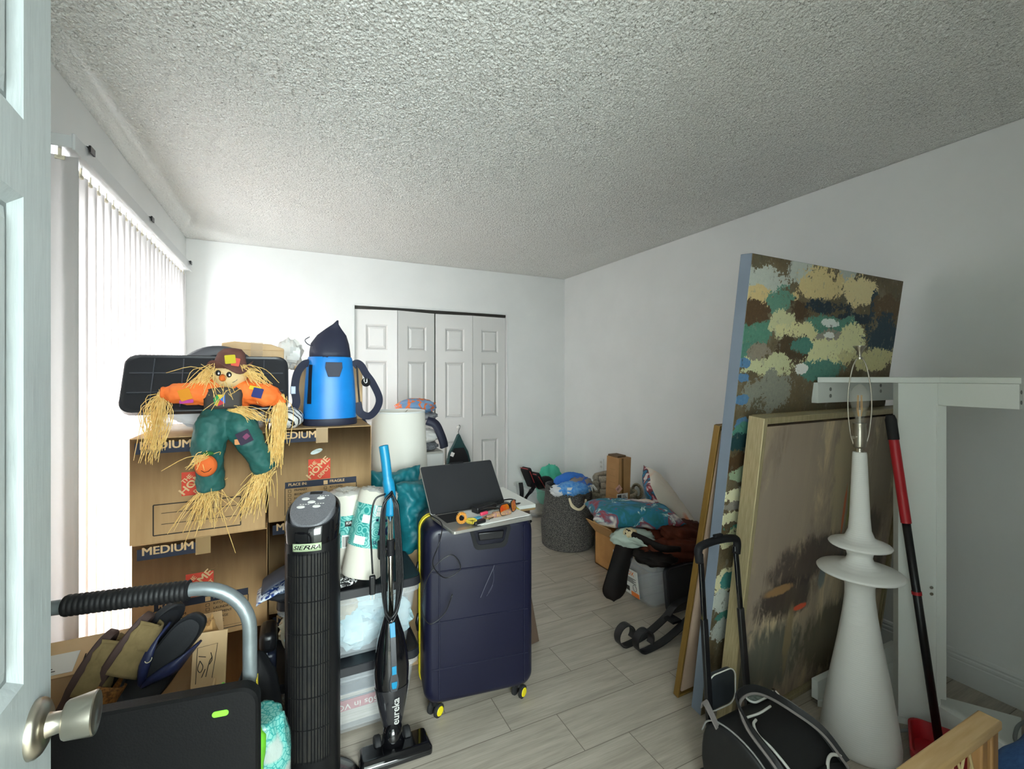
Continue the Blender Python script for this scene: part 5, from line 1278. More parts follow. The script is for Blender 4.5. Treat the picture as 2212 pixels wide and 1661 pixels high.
lb.box(.012, .042, -.0030, -.0021, .02, .05, Ml_).tube([tuple(Ml_ @ Vector((.09 + .016 * math.cos(a), -.003, .055 + .02 * math.sin(a)))) for a in [2 * PI * k / 16 for k in range(16)]], .0015, 4, closed=True)
lb.build('label_print', m_blackink, hx_)
q = lid_mesh(.50, .255, .022).build('lid', m_lid, hx_, smooth='auto'); q.matrix_local = trans(.055, -.050, .022) @ rot(83, 0, 0)
# cowhides
m_hb = mat('brown_cowhide', '#572818', .7, c2='#3a180e', ns=7, bump=.1, bs=400, spec=.15)
m_hk = mat('black_cowhide', '#0d0a09', .65, c2='#190f0c', ns=6, bump=.1, bs=400, spec=.2)
m_hw = mat('pale_hide_back', '#b4c2b6', .8, c2='#a5b3a8', ns=9)
ch = thing('cowhide_rug', 'brown and black cowhide rug slumped over the clear bin', 'rug', (1.86, 2.0, .275))
def folds(u, v, s, a=.03): return a * math.sin(6.5 * u + 3 * v + s) + a * .7 * math.sin(11 * v - 4 * u + 2 * s) + a * 1.4 * nz((u * 2.4, v * 2.4, 0), 1.2, s)
def hide(name, m, c, rad, seed, amp=.22, f=1.7, tilt=(0, 0, 0)):
    q = MB(); crumple(q, (0, 0, 0), rad, seed, amp, f, 44, 26)
    o = q.build(name, m, ch, smooth=True); o.location = c; o.rotation_euler = [R_(a) for a in tilt]; return o
hide('brown_hide', m_hb, (.36, .24, .075), (.24, .19, .075), 105, .26, 1.5, (16, 4, -8))
hide('brown_hide_fold', m_hb, (.30, .03, .035), (.25, .085, .070), 106, .30, 1.9, (0, 6, -14))
hide('brown_hide_fold', m_hb, (.40, .12, .10), (.20, .10, .07), 109, .3, 1.8, (20, 10, 10))
hide('black_hide', m_hk, (.10, .08, .030), (.12, .12, .045), 107, .24, 1.8)
g = MB()
def tongue(u, v):
    # v = 0 at the rounded tip near the floor, 1 at the top of the bin
    w_ = .150 * (math.sqrt(max(0, 1 - (1 - min(1, v / .22)) ** 2))) * (1 - .30 * math.sin(PI * min(1, max(0, v - .15) / .85)) * .6)
    c = Vector((1.765 + .115 * v ** 1.5, 2.225 - .03 * v ** 2, .012 + .40 * v - .05 * max(0, v - .8) * 2)) - Vector((1.86, 2.0, .275))
    return tuple(c + Vector((.9, -.44, 0)) * w_ * (u - .5) + Vector((-.3, -.5, .1)) * (.035 * math.sin(PI * u) + .010 * math.sin(7 * v + 3 * u)))
g.grid(tongue, 14, 30)
g.build('hanging_flap', m_hk, ch, smooth=True, solid=.008)
g = MB(); g.tube(bez([(-.02, .20, .145), (.04, .10, .12), (.10, .02, .09), (.20, -.02, .075)]), [.024] * 25, 12, flat=.55); g.build('rolled_edge', m_hk, ch, smooth=True)
wr_ = thing('leather_hide', 'pale green-white suede hide folded into the open box', 'hide', (2.06, 2.36, .25))
def hide2(name, m, c, rad, seed, amp=.26, f=1.8, tilt=(0, 0, -26)):
    q = MB(); crumple(q, (0, 0, 0), rad, seed, amp, f, 40, 24)
    o = q.build(name, m, wr_, smooth=True); o.location = Vector(c) - Vector((2.06, 2.36, .25)); o.rotation_euler = [R_(a) for a in tilt]; return o
hide2('suede', m_hw, (1.905, 2.215, .372), (.125, .075, .055), 121)
hide2('suede_fold', m_hw, (1.935, 2.13, .368), (.10, .05, .028), 122, tilt=(-8, 14, -26))
hide2('cream_patch', mat('spotted_cream_hide', '#cdbb95', .8, c2='#7a5a3c', ns=34, lo=.55, hi=.7), (1.868, 2.190, .412), (.040, .035, .030), 123)
bkl = thing('leather_hide', 'black cowhide lying under the flat printed pillow', 'hide', (2.12, 2.28, .36))
g = MB(); g.grid(lambda u, v: (-.06 + .33 * u, -.12 + .26 * v, .075 + folds(u, v, 12, .012) - .11 * (1 - v) ** 2), 24, 18)
g.build('hide', m_hk, bkl, smooth=True, solid=.006)
# printed pillows
def print_mat(name, seed):
    t = NT(name); v = t.coord((1, 1, 1), (seed, seed * .7, 0)); n = t.noise(v, 5.2, 3, .6, .4); n2 = t.noise(v, 9, 4, .65, 1.)
    c = t.ramp(n, [(.28, '#e7c2a0'), (.36, '#e0d5cb'), (.42, '#6d6272'), (.47, '#8c2b34'), (.50, '#1d6f8c'), (.57, '#17676b'), (.66, '#2f7fae'), (.76, '#30323f')])
    c = t.mix(t.ramp(n2, [(.58, '#000000'), (.64, '#ffffff')]), c, '#bcd2cc')
    t.col(c); t.set(Roughness=.7); return t.m
p1 = thing('printed_pillow', 'flat-lying pillow with teal and red abstract print on the pile of hides', 'pillow', M=frame((2.0, 2.33, .482), (.9, -.42, -.05), Z=(.06, -.04, 1)))
pillow(MB(), .58, .36, .135, 21, Matrix(), .10, .010).build('pillow_cover', print_mat('abstract_print_teal', 3.1), p1, smooth=True)
p2 = thing('printed_pillow', 'upright pillow with cream and peach back leaning towards the right wall', 'pillow', M=frame((2.420, 2.40, .420), (.52, -.26, -.80), Z=(.62, -.62, .60)))
_t = NT('cream_peach_print'); _v = _t.coord(); _n = _t.noise(_v, 4.2, 2, .5); _c = _t.ramp(_n, [(.56, '#ded3c4'), (.66, '#dd8d62')])
_sp = _t.n('ShaderNodeSeparateXYZ'); _t.l(_v, _sp.inputs[0])
_e = _t.math('ADD', _sp.outputs[2], _t.math('MULTIPLY', _t.math('ADD', _sp.outputs[0], .20), .20)); _f = _t.math('LESS_THAN', _e, -.002)
_c2 = _t.ramp(_t.noise(_v, 7, 3, .6), [(.36, '#1b4d5c'), (.44, '#2b7ba8'), (.48, '#2a3038'), (.53, '#a23340'), (.56, '#d8d2cf'), (.66, '#cfc6c0')])
_t.col(_t.mix(_f, _c, _c2)); _t.set(Roughness=.75)
pillow(MB(), .64, .40, .17, 23, Matrix(), .10, .010).build('pillow_cover', _t.m, p2, smooth=True)
# wrought iron scroll bracket
sr = thing('scroll_bracket', 'black flat-iron scroll bracket lying on the floor before the clear bin', 'iron bracket', (0, 0, 0))
m_iron = mat('black_iron', '#1a1a1c', .4, .2)
def scroll_bar(o, ax, ln, lift):
    ax = Vector(ax).normalized(); o = Vector(o); pts = []; r = .056
    c = o + Vector((0, 0, r + .003))
    for k in range(16):
        a = R_(-35 + k * 20.33); rr = r * (.80 + .20 * min(1, k / 10)); pts.append(c + ax * rr * math.cos(a) + Vector((0, 0, rr * math.sin(a))))
    base = c + Vector((0, 0, -r))
    for q, z in ((.06, .004), (.13, .016), (.21, .042), (.29, .078), (.36, lift * .93), (ln, lift)): pts.append(base + ax * q + Vector((0, 0, z)))
    return bez(pts, 3)
MB().strap(scroll_bar((1.585, 1.755, 0), (1, .02, 0), .46, .115), .044, .005, (0, 1, 0)).build('scroll_strip', m_iron, sr, smooth='auto')
MB().strap(scroll_bar((1.535, 1.835, 0), (1, .04, 0), .50, .135), .044, .005, (0, 1, 0)).build('scroll_strip', m_iron, sr, smooth='auto')
MB().box(1.80, 1.86, 1.775, 1.84, .074, .086).build('cross_brace', m_iron, sr)

# ================================================================== canvases leaning on the desk frame
def panel_M(x0, y0, x1, y1, lean):
    """origin lower left; x along the width, z up the picture, front face towards -y"""
    d = Vector((x1 - x0, y1 - y0, 0)).normalized(); n = Vector((d.y, -d.x, 0))
    return frame((x0, y0, 0), d, Z=Vector((0, 0, 1)) + n * lean)
m_gold = mat('brushed_gold_frame', '#937238', .42, .35, c2='#84642e', ns=60, stretch=(8, 8, .3), bump=.1, bs=200)
m_gold2 = mat('champagne_frame', '#bdaf8a', .36, .4, c2='#a89a74', ns=120, stretch=(2, 2, .12))
fa = thing('framed_canvas', 'thin gold floater-framed peach canvas, rearmost of the leaning pictures', 'picture', M=panel_M(1.486, 1.440, 2.62, 1.47, .175))
FW, FH = 1.12, 1.20
MB().box(0, .010, 0, .026, 0, FH).box(FW - .010, FW, 0, .026, 0, FH).box(.010, FW - .010, 0, .026, 0, .010).box(.010, FW - .010, 0, .026, FH - .010, FH).build('gold_frame', m_gold, fa, bevel=.0015)
MB().box(.010, FW - .010, .018, .024, .010, FH - .010).build('frame_back', mat('dark_brown_rebate', '#4a3218', .6), fa)
MB().box(.022, FW - .022, .003, .018, .022, FH - .022).build('canvas', mat('peach_canvas', '#cdb29c', .8, c2='#c2a58e', ns=4), fa)

def paint_mat(name, base_stops, blobs, fine, edge=None, w=1.09, h=1.82):
    t = NT(name); tc = t.n('ShaderNodeTexCoord'); sp = t.n('ShaderNodeSeparateXYZ'); t.l(tc.outputs['Object'], sp.inputs[0])
    v = tc.outputs['Object']
    n = t.n('ShaderNodeTexNoise'); t.l(v, n.inputs['Vector']); n.inputs['Scale'].default_value = 11; n.inputs['Detail'].default_value = 6; n.inputs['Roughness'].default_value = .68
    n2 = t.noise(v, 70, 3, .7)
    c = t.ramp(t.noise(t.coord((1, 1, .6)), 6, 5, .65), base_stops)
    nb = t.noise(t.coord((1, 1, 1), (3, 1, 2)), 5, 2, .5)
    warp = t.math('MULTIPLY', t.math('SUBTRACT', n.outputs['Fac'], .5), 5.2)
    warp = t.math('ADD', warp, t.math('MULTIPLY', t.math('SUBTRACT', nb, .5), 2.6))
    warp = t.math('ADD', warp, t.math('MULTIPLY', t.math('SUBTRACT', n2, .5), 2.8))
    for x, z, rx, rz, col in blobs:
        dx = t.math('DIVIDE', t.math('SUBTRACT', sp.outputs[0], x), rx); dz = t.math('DIVIDE', t.math('SUBTRACT', sp.outputs[2], z), rz)
        d = t.math('ADD', t.math('POWER', t.math('ABSOLUTE', dx), 2.), t.math('POWER', t.math('ABSOLUTE', dz), 2.))
        f = t.math('LESS_THAN', t.math('ADD', t.math('MULTIPLY', d, .9), warp), 1.12)
        c = t.mix(f, c, tuple(1.55 * q for q in lin(col)[:3]))
    n3 = t.noise(t.coord((1, 1, .7)), 28, 6, .75)
    c = t.mix(t.math('MULTIPLY', t.math('GREATER_THAN', n3, .60), .45), c, '#a3a399')
    c = t.mix(t.math('MULTIPLY', t.math('LESS_THAN', n3, .385), .6), c, '#47412f')
    hs_ = t.n('ShaderNodeHueSaturation'); hs_.inputs['Saturation'].default_value = .82; t.l(c, hs_.inputs['Color']); c = hs_.outputs['Color']
    c = t.mix(.3, c, t.ramp(n2, [(.3, '#3c3a2c'), (.7, '#cfc8a4')]), 'SOFT_LIGHT')
    t.col(c); t.set(Roughness=.6); t.bump(t.math('ADD', n2, n.outputs['Fac']), .35, .003); return t.m
BLOBS = [(0.086, 1.728, 0.126, 0.062, '#a9aea8'), (0.299, 1.8, 0.076, 0.051, '#a9aea8'), (0.62, 1.832, 0.059, 0.047, '#a5aaa6'), (0.071, 1.684, 0.085, 0.035, '#bda569'), (0.454, 1.753, 0.153, 0.07, '#bfab72'), (0.732, 1.752, 0.125, 0.061, '#c9b884'), (0.27, 1.699, 0.031, 0.016, '#bda569'), (0.051, 1.546, 0.108, 0.053, '#3f7f6d'), (0.2, 1.679, 0.073, 0.051, '#4d8473'), (0.037, 1.625, 0.078, 0.038, '#543a1c'), (0.318, 1.65, 0.07, 0.037, '#4b3418'), (0.499, 1.677, 0.157, 0.031, '#10283a'), (0.713, 1.641, 0.174, 0.021, '#10283a'), (0.859, 1.693, 0.03, 0.068, '#123246'), (0.978, 1.692, 0.123, 0.065, '#584020'), (0.561, 1.591, 0.178, 0.047, '#3c7f6f'), (0.542, 1.611, 0.057, 0.015, '#c6cdc9'), (0.229, 1.591, 0.062, 0.06, '#b9b88c'), (0.335, 1.565, 0.119, 0.035, '#c4be8a'), (0.572, 1.547, 0.103, 0.036, '#8d8578'), (0.547, 1.562, 0.04, 0.011, '#d0d2cc'), (0.517, 1.474, 0.191, 0.053, '#c9c795'), (0.726, 1.531, 0.119, 0.072, '#c9c795'), (0.963, 1.565, 0.131, 0.093, '#123246'), (0.905, 1.464, 0.228, 0.045, '#b9b27c'), (0.299, 1.494, 0.091, 0.061, '#4a371c'), (0.354, 1.511, 0.059, 0.03, '#347a70'), (0.052, 1.48, 0.068, 0.036, '#3a7a6c'), (0.178, 1.422, 0.135, 0.046, '#b5b78c'), (0.108, 1.481, 0.058, 0.029, '#857a6c'), (0.183, 1.33, 0.137, 0.069, '#7f8076'), (0.532, 1.409, 0.147, 0.037, '#3d7d72'), (0.373, 1.416, 0.036, 0.018, '#d6d6d0'), (0.015, 1.436, 0.031, 0.015, '#2f6fa0'), (0.03, 1.381, 0.031, 0.015, '#2f6fa0'), (0.032, 1.299, 0.032, 0.016, '#2f6fa0'), (0.048, 1.204, 0.037, 0.02, '#2f6fa0'), (0.117, 1.17, 0.096, 0.033, '#3f8577'), (0.066, 1.131, 0.082, 0.03, '#0f3d45'), (0.058, 1.051, 0.064, 0.039, '#4d3518'), (0.101, 1.0, 0.072, 0.028, '#8fa585'), (0.069, 0.917, 0.077, 0.028, '#d8d3ad'), (0.063, 0.878, 0.072, 0.018, '#8d867c'), (0.06, 0.83, 0.071, 0.026, '#d5d0a8'), (0.078, 0.788, 0.066, 0.014, '#3d8a76'), (0.063, 0.742, 0.065, 0.033, '#cfcaa2'), (0.071, 0.76, 0.059, 0.037, '#bcc29a'), (0.092, 0.743, 0.03, 0.021, '#4a8a76'), (0.058, 0.635, 0.045, 0.015, '#6b5a3a'), (0.07, 0.564, 0.06, 0.049, '#cfc9a2'), (0.07, 0.564, 0.031, 0.034, '#2b8480'), (0.058, 0.485, 0.06, 0.042, '#b4b9b2'), (0.065, 0.414, 0.04, 0.018, '#2f7d72'), (0.06, 0.353, 0.05, 0.043, '#a9ada6')]
bc = thing('abstract_canvas', 'tall abstract painting in teal, cream and brown with blue-grey painted sides', 'painting', M=panel_M(1.492, 1.325, 2.575, 1.345, .125))
PW, PH = 1.085, 1.835
MB().box(0, PW, .001, .048, 0, PH).build('stretcher', mat('blue_grey_edge_paint', '#7d8898', .6, c2='#778292', ns=5), bc, bevel=.002)
MB().box(.0015, PW - .0015, -.0005, .0015, .0015, PH - .0015).build('painted_face', paint_mat('abstract_paint', [(.3, '#6a654f'), (.5, '#75603c'), (.7, '#8f8b76')], BLOBS, .9), bc)
ga = thing('framed_painting', 'gold-framed brown and grey abstract painting in front of the tall canvas', 'painting', M=panel_M(1.500, 1.205, 2.66, 1.262, .115))
GW, GH = 1.165, 1.235
MB().box(0, .022, -.006, .055, 0, GH).box(GW - .022, GW, -.006, .055, 0, GH).box(.022, GW - .022, -.006, .055, 0, .022).box(.022, GW - .022, -.006, .055, GH - .022, GH).build('gold_frame', m_gold2, ga, bevel=.002)
MB().box(.022, GW - .022, .04, .048, .022, GH - .022).build('frame_back', m_black, ga)
BL2 = [(.30, 1.05, .16, .5, '#7d7063'), (.62, 1.02, .10, .36, '#8d8064'), (.15, .75, .14, .4, '#7b6e62'), (.95, .9, .16, .4, '#6b5f50'), (.45, .62, .34, .10, '#3a2e2a'), (.85, .66, .20, .12, '#3d332b'), (.30, .48, .22, .09, '#2f2523'), (.24, .53, .10, .02, '#8a6a44'), (.40, .42, .05, .014, '#c24a2c'), (.55, .52, .03, .07, '#5f6a6c'), (.2, .24, .28, .16, '#4f5048'), (.7, .22, .3, .18, '#4a4436'), (.34, .3, .03, .16, '#7a6a4e'), (.98, .46, .12, .16, '#2c2420'), (.70, .92, .02, .25, '#7d7d3c'), (.66, .80, .010, .12, '#b0532c')]
def paint2():
    t = NT('brown_grey_paint'); tc = t.n('ShaderNodeTexCoord'); sp = t.n('ShaderNodeSeparateXYZ'); t.l(tc.outputs['Object'], sp.inputs[0])
    n = t.noise(t.coord((1, 1, .22), rot=(0, R_(14), 0)), 9, 6, .62, .6); n2 = t.noise(t.coord((1, 1, .35)), 24, 5, .7, .8)
    c = t.ramp(n, [(.26, '#4f443c'), (.42, '#75675a'), (.54, '#8b7c68'), (.64, '#a8977a'), (.78, '#6b6054')])
    for x, z, rx, rz, col in BL2:
        dx = t.math('DIVIDE', t.math('SUBTRACT', sp.outputs[0], x), rx); dz = t.math('DIVIDE', t.math('SUBTRACT', sp.outputs[2], z), rz)
        d = t.math('ADD', t.math('MULTIPLY', dx, dx), t.math('MULTIPLY', dz, dz))
        d = t.math('ADD', d, t.math('MULTIPLY', t.math('SUBTRACT', n2, .5), 2.6))
        f = t.math('MULTIPLY', t.math('SUBTRACT', 1.1, d), 1.6, True); f = t.math('MULTIPLY', f, .9, True)
        c = t.mix(f, c, col)
    c = t.mix(1.0, c, (1.7, 1.7, 1.7), 'MULTIPLY')
    t.col(c); t.set(Roughness=.42); t.bump(n2, .2, .002); return t.m
MB().box(.034, GW - .034, .004, .04, .034, GH - .034).build('canvas', paint2(), ga)

# ================================================================== white desk frame
df = thing('desk_frame', 'white desk trestle with triangular trays at top and bottom by the right wall', 'desk frame', (0, 0, 0))
poly = [(1.972, 1.150), (2.60, 1.150), (2.44, .985), (2.60, .74), (2.215, .63), (2.262, .862), (2.168, .955)]
DT = 1.372
MB().prism(poly, 0, .026).build('base_plate', m_white, df, bevel=.0015)
MB().prism(poly, DT - .022, DT).build('top_plate', m_white, df, bevel=.0015)
up = MB(); Mu = frame((2.166, .955, 0), (.7, -.714, 0), Z=(0, 0, 1))
up.box(0, .134, 0, .045, .027, DT - .023, Mu); up.build('upright', m_white, df, bevel=.001)
MB().box(.120, .150, -.004, .05, .13, DT - .10, Mu).build('upright_edge', m_white, df, bevel=.001)
for nm, z0, z1 in (('lower_flange', .0265, .105), ('upper_flange', DT - .108, DT - .0225)):
    MB().box(1.972, 2.60, 1.150 - .002, 1.150 + .024, z0, z1).build(nm, m_white, df, bevel=.001)
    MB().prism([(2.205, .632), (2.231, .632), (2.270, .862), (2.244, .862)], z0, z1).build(nm, m_white, df, bevel=.001)
    for k, (x, dz) in enumerate(((2.06, -.014), (2.06, .014), (2.45, 0), (2.45, .026))):
        MB().lathe([(0, 0), (.008, 0), (.008, .001), (0, .001)], 14, trans(x, 1.1478, (z0 + z1) / 2 + dz) @ rot(90, 0, 0)).build('screw_hole', mat('hole_grey', '#8d8f8b', .6) if 'hole_grey' not in bpy.data.materials else bpy.data.materials['hole_grey'], df)
for z in (.53, .555): MB().lathe([(0, 0), (.006, 0), (.006, .0015), (0, .0015)], 12, Mu @ trans(.105, -.0005, z) @ rot(90, 0, 0)).build('screw', m_chrome, df)
for x, z in ((2.245, DT - .05), (2.245, DT - .085)): MB().lathe([(0, 0), (.007, 0), (.007, .001), (0, .001)], 12, trans(x - .027, .6318, z) @ rot(90, 0, 0)).build('screw_hole', bpy.data.materials['hole_grey'], df)

# ================================================================== sculptural lamp
lp_ = thing('table_lamp', 'tall white sculptural lamp with two wide discs and a bare bulb', 'lamp', (1.922, .968, 0))
_t = NT('white_ribbed_plaster'); _tc = _t.n('ShaderNodeTexCoord'); _sp = _t.n('ShaderNodeSeparateXYZ'); _t.l(_tc.outputs['Object'], _sp.inputs[0])
_t.col('#ecebe7'); _t.set(Roughness=.75)
_t.bump(_t.math('ADD', _t.math('SINE', _t.math('MULTIPLY', _sp.outputs[2], 900)), _t.math('MULTIPLY', _t.noise(_t.coord((1, 1, 6)), 60), 3)), .09, .002)
MB().lathe([(0, 0), (.120, 0), (.124, .006), (.124, .03), (.113, .12), (.091, .26), (.070, .38), (.055, .48), (.047, .55), (.0465, .59), (.053, .612), (.078, .626), (.115, .634), (.134, .641), (.1365, .646), (.132, .651), (.10, .658), (.066, .668), (.044, .684), (.039, .700), (.042, .716), (.056, .728), (.08, .736), (.096, .741), (.099, .746), (.095, .751), (.072, .759), (.047, .772), (.036, .80), (.032, .85), (.026, 1.00), (.0228, 1.085), (.0212, 1.092), (0, 1.092)], 64).build('lamp_body', _t.m, lp_, smooth='auto', ang=70)
MB().lathe([(0, 1.090), (.012, 1.092), (.010, 1.105), (.020, 1.112), (.022, 1.125), (.0215, 1.165), (.020, 1.19), (.021, 1.193), (.021, 1.20), (0, 1.20)], 24).build('socket', m_steel, lp_, smooth='auto')
MB().tube([(-.02, 0, 1.15), (-.048, -.005, 1.15)], .003, 8).tube([(-.044, -.004, 1.15), (-.052, -.005, 1.15)], .006, 10).build('turn_switch', m_steel, lp_)
bu = MB().lathe([(.0125, 1.20), (.0135, 1.215), (.022, 1.245), (.030, 1.275), (.032, 1.295), (.028, 1.318), (.016, 1.338), (.006, 1.346), (0, 1.348)], 32, cap=False).build('bulb', mat('clear_glass', '#f4f0e4', .03, alpha=.13, coat=1), lp_, smooth=True)
fm = MB()
for k in range(4):
    a = k * PI / 2; fm.tube([(.004 * math.cos(a), .004 * math.sin(a), 1.225), (.009 * math.cos(a), .009 * math.sin(a), 1.25), (.007 * math.cos(a), .007 * math.sin(a), 1.305)], .0012, 5)
fm.build('filament', mat('amber_filament', '#d9a24a', .4), bu); 
MB().tube([(0, 0, 1.20), (0, 0, 1.25)], .004, 8).build('filament_stem', mat('stem_glass', '#cfcabc', .2), bu)
hpth = bez([(-.020, 0, 1.118), (-.030, 0, 1.16), (-.038, 0, 1.24), (-.037, 0, 1.32), (-.025, 0, 1.40), (-.012, 0, 1.437), (0, 0, 1.443)], 6)
hp2 = hpth + [Vector((-p.x, 0, p.z)) for p in hpth[-2::-1]]
Mh = rot(0, 0, -40)
MB().tube([tuple(Mh @ p) for p in hp2], .0024, 8).build('harp', m_steel, lp_, smooth=True)
MB().lathe([(0, 1.440), (.010, 1.440), (.010, 1.447), (.005, 1.450), (.006, 1.462), (.012, 1.475), (.021, 1.487), (.0215, 1.490), (0, 1.490)], 28).build('finial', m_steel, lp_, smooth='auto')
MB().tube(bez([(.135, -.03, .012), (.20, -.06, .02), (.30, -.10, .016), (.40, -.20, .01)]), .006, 8).build('lamp_cord', mat('grey_cord', '#8e9494', .5), lp_, smooth=True)

# ================================================================== red dustpan with long handle
dp_ = thing('lobby_dustpan', 'red dustpan with long red and black pole leaning on the white desk frame', 'dustpan', (0, 0, 0))
b0, b1 = Vector((2.108, .806, .05)), Vector((2.095, .950, 1.225))
def pp(k): return tuple(b0 + (b1 - b0) * k)
MB().tube([pp(.0), pp(.66)], .0135, 14).build('lower_pole', m_black, dp_, smooth=True)
MB().tube([pp(.435), pp(.445)], .0155, 14).build('pole_ring', mat('red_plastic', '#b01e26', .4), dp_, smooth='auto')
MB().tube([pp(.655), pp(.925)], .0165, 16).build('red_grip', bpy.data.materials['red_plastic'], dp_, smooth='auto')
MB().tube([pp(.92), pp(.985), pp(1.0)], [.0180, .0185, .013], 16).build('end_cap', m_rubber, dp_, smooth='auto')
dpm = MB(); Mp = trans(2.075, .760, 0) @ rot(0, 0, 25)
dpm.rings([[tuple(Mp @ Vector((x, y, z))) for x, y in rrect(w_, d_, .04)] for z, w_, d_ in ((.002, .20, .20), (.05, .235, .225), (.075, .235, .225), (.075, .222, .212), (.02, .19, .19))])
dpm.build('pan', bpy.data.materials['red_plastic'], dp_, smooth='auto')

# ================================================================== rolling bag
rb = thing('rolling_bag', 'black wheeled duffel bag with white piping and raised telescopic handle', 'bag', (0, 0, 0))
m_bag = mat('black_bag_nylon', '#141416', .6, bump=.12, bs=160)
m_vinyl = mat('grey_vinyl', '#33373b', .35, c2='#272a2e', ns=12, bump=.15, bs=12)
m_pipe = mat('white_piping', '#d9d8d2', .6)
m_greyweb = mat('grey_webbing', '#7d7674', .7)
prof = [(1.085, .012), (1.090, .12), (1.085, .200), (1.065, .242), (1.02, .268), (.95, .272), (.88, .252), (.81, .198), (.75, .13), (.705, .065), (.69, .012)]
def pz(y):
    for (a, za), (b, zb) in zip(prof[4:], prof[5:]):
        if b <= y <= a: return zb + (za - zb) * (y - b) / (a - b)
    return .28
def bring(x, k): 
    return [(x, .90 + (y - .90) * k, .13 + (z - .13) * k) for y, z in prof]
MB().rings([bring(1.222, .93), bring(1.226, .985), bring(1.24, 1.0), bring(1.38, 1.012), bring(1.51, 1.0), bring(1.524, .985), bring(1.528, .93)]).build('bag_body', m_bag, rb, sub=1)
for x in (1.229, 1.520): MB().tube(bez([(x, y, z + .002) for y, z in prof[2:]], 4), .0028, 6).build('edge_piping', mat('grey_piping', '#8b8a88', .6) if 'grey_piping' not in bpy.data.materials else bpy.data.materials['grey_piping'], rb, smooth=True)
def on(x, y, up=.004): return (x, y - .002, pz(y) + up + .009)
MB().tube(bez([on(1.33, .965), on(1.305, .955), on(1.287, .925), on(1.290, .88), on(1.305, .82), on(1.315, .76)]), .0042, 8).build('white_piping', m_pipe, rb, smooth=True)
MB().tube(bez([on(1.315, .985), on(1.37, .98), on(1.43, .985)]), .0036, 8).build('white_piping', m_pipe, rb, smooth=True)
MB().tube(bez([on(1.515, .815), on(1.48, .825), on(1.44, .812), on(1.40, .775), on(1.36, .74)]), .0048, 8).build('white_piping', m_pipe, rb, smooth=True)
MB().grid(lambda u, v: (1.34 + .165 * u, .70 + .105 * v + .01 * math.sin(PI * u), pz(.70 + .105 * v) + .012 + .018 * math.sin(PI * u) * math.sin(PI * (.2 + .6 * v))), 14, 10).build('front_pocket', m_bag, rb, smooth=True, solid=.006)
hs = bez([(1.270, .775, .185), (1.262, .86, .258), (1.266, .95, .302), (1.295, 1.0, .335), (1.355, 1.008, .345), (1.415, .992, .328), (1.472, .945, .293), (1.505, .87, .262), (1.515, .80, .205)], 6)
MB().strap(hs, .026, .007, (.25, .55, .8)).build('carry_strap', m_bag, rb)
MB().strap([p + Vector((-.010, -.012, -.004)) for p in hs], .007, .006, (.25, .55, .8)).build('strap_edge', m_greyweb, rb)
MB().strap(bez([(1.225, 1.02, .255), (1.218, 1.04, .29), (1.225, 1.07, .305), (1.238, 1.09, .275)]), .022, .004, (1, .2, 0)).build('side_loop', m_greyweb, rb)
fl = MB(); fl.prism([(x + .07, z + .055) for x, z in rrect(.135, .125, .035, 6)], 0, .016, trans(1.278, 1.122, .232) @ rot(90, 0, 0)); fl.build('back_pocket', m_vinyl, rb, bevel=.005)
MB().tube([(x + 1.348, 1.1045, z + .287) for x, z in rrect(.135, .125, .035, 6)], .0022, 6, closed=True).build('pocket_piping', m_pipe, rb, smooth=True)
MB().tube([(x + 1.455, y + 1.045, .2715) for x, y in rrect(.10, .038, .018, 6)], .0034, 6, closed=True).build('slot_piping', m_pipe, rb, smooth=True)
MB().prism([(x + 1.455, y + 1.045) for x, y in rrect(.10, .038, .018, 6)], .266, .2698).build('mesh_slot', mat('grey_green_mesh', '#59635f', .6, c2='#8b9690', ns=120), rb)
for (a, b) in (((1.282, 1.088, .03), (1.270, 1.128, .765)), ((1.478, 1.085, .03), (1.438, 1.122, .768))):
    A, B = Vector(a), Vector(b)
    MB().strap([A, A + (B - A) * .70], .024, .015, (1, 0, 0)).build('handle_sleeve', m_black, rb, bevel=.003)
    MB().strap([A + (B - A) * .68, B], .019, .011, (1, 0, 0)).build('handle_rod', m_gloss, rb, bevel=.003)
hg = MB(); hg.tube(bez([(1.264, 1.128, .735), (1.262, 1.130, .778), (1.285, 1.129, .792), (1.355, 1.125, .800), (1.425, 1.121, .796), (1.444, 1.120, .780), (1.442, 1.121, .740)], 6), .0135, 12); hg.build('handle_grip', m_blackm, rb, smooth=True)
MB().box(-.02, .02, -.007, .007, 0, .010, trans(1.352, 1.125, .811)).build('grip_button', m_blackm, rb, bevel=.003)
for x, y in ((1.335, .745), (1.50, 1.02)):
    MB().box(-.004, .004, -.018, .0, 0, .005, trans(x, y, pz(y) + .022) @ rot(35, 0, 20)).lathe([(0, 0), (.006, 0), (.006, .004), (0, .004)], 14, trans(x, y, pz(y) + .022)).build('zip_pull', m_chrome, rb)
for x in (1.25, 1.50): MB().lathe([(0, -.012), (.028, -.012), (.030, 0), (.028, .012), (0, .012)], 20, trans(x, 1.085, .030) @ rot(0, 90, 0)).build('wheel', m_rubber, rb, smooth='auto')

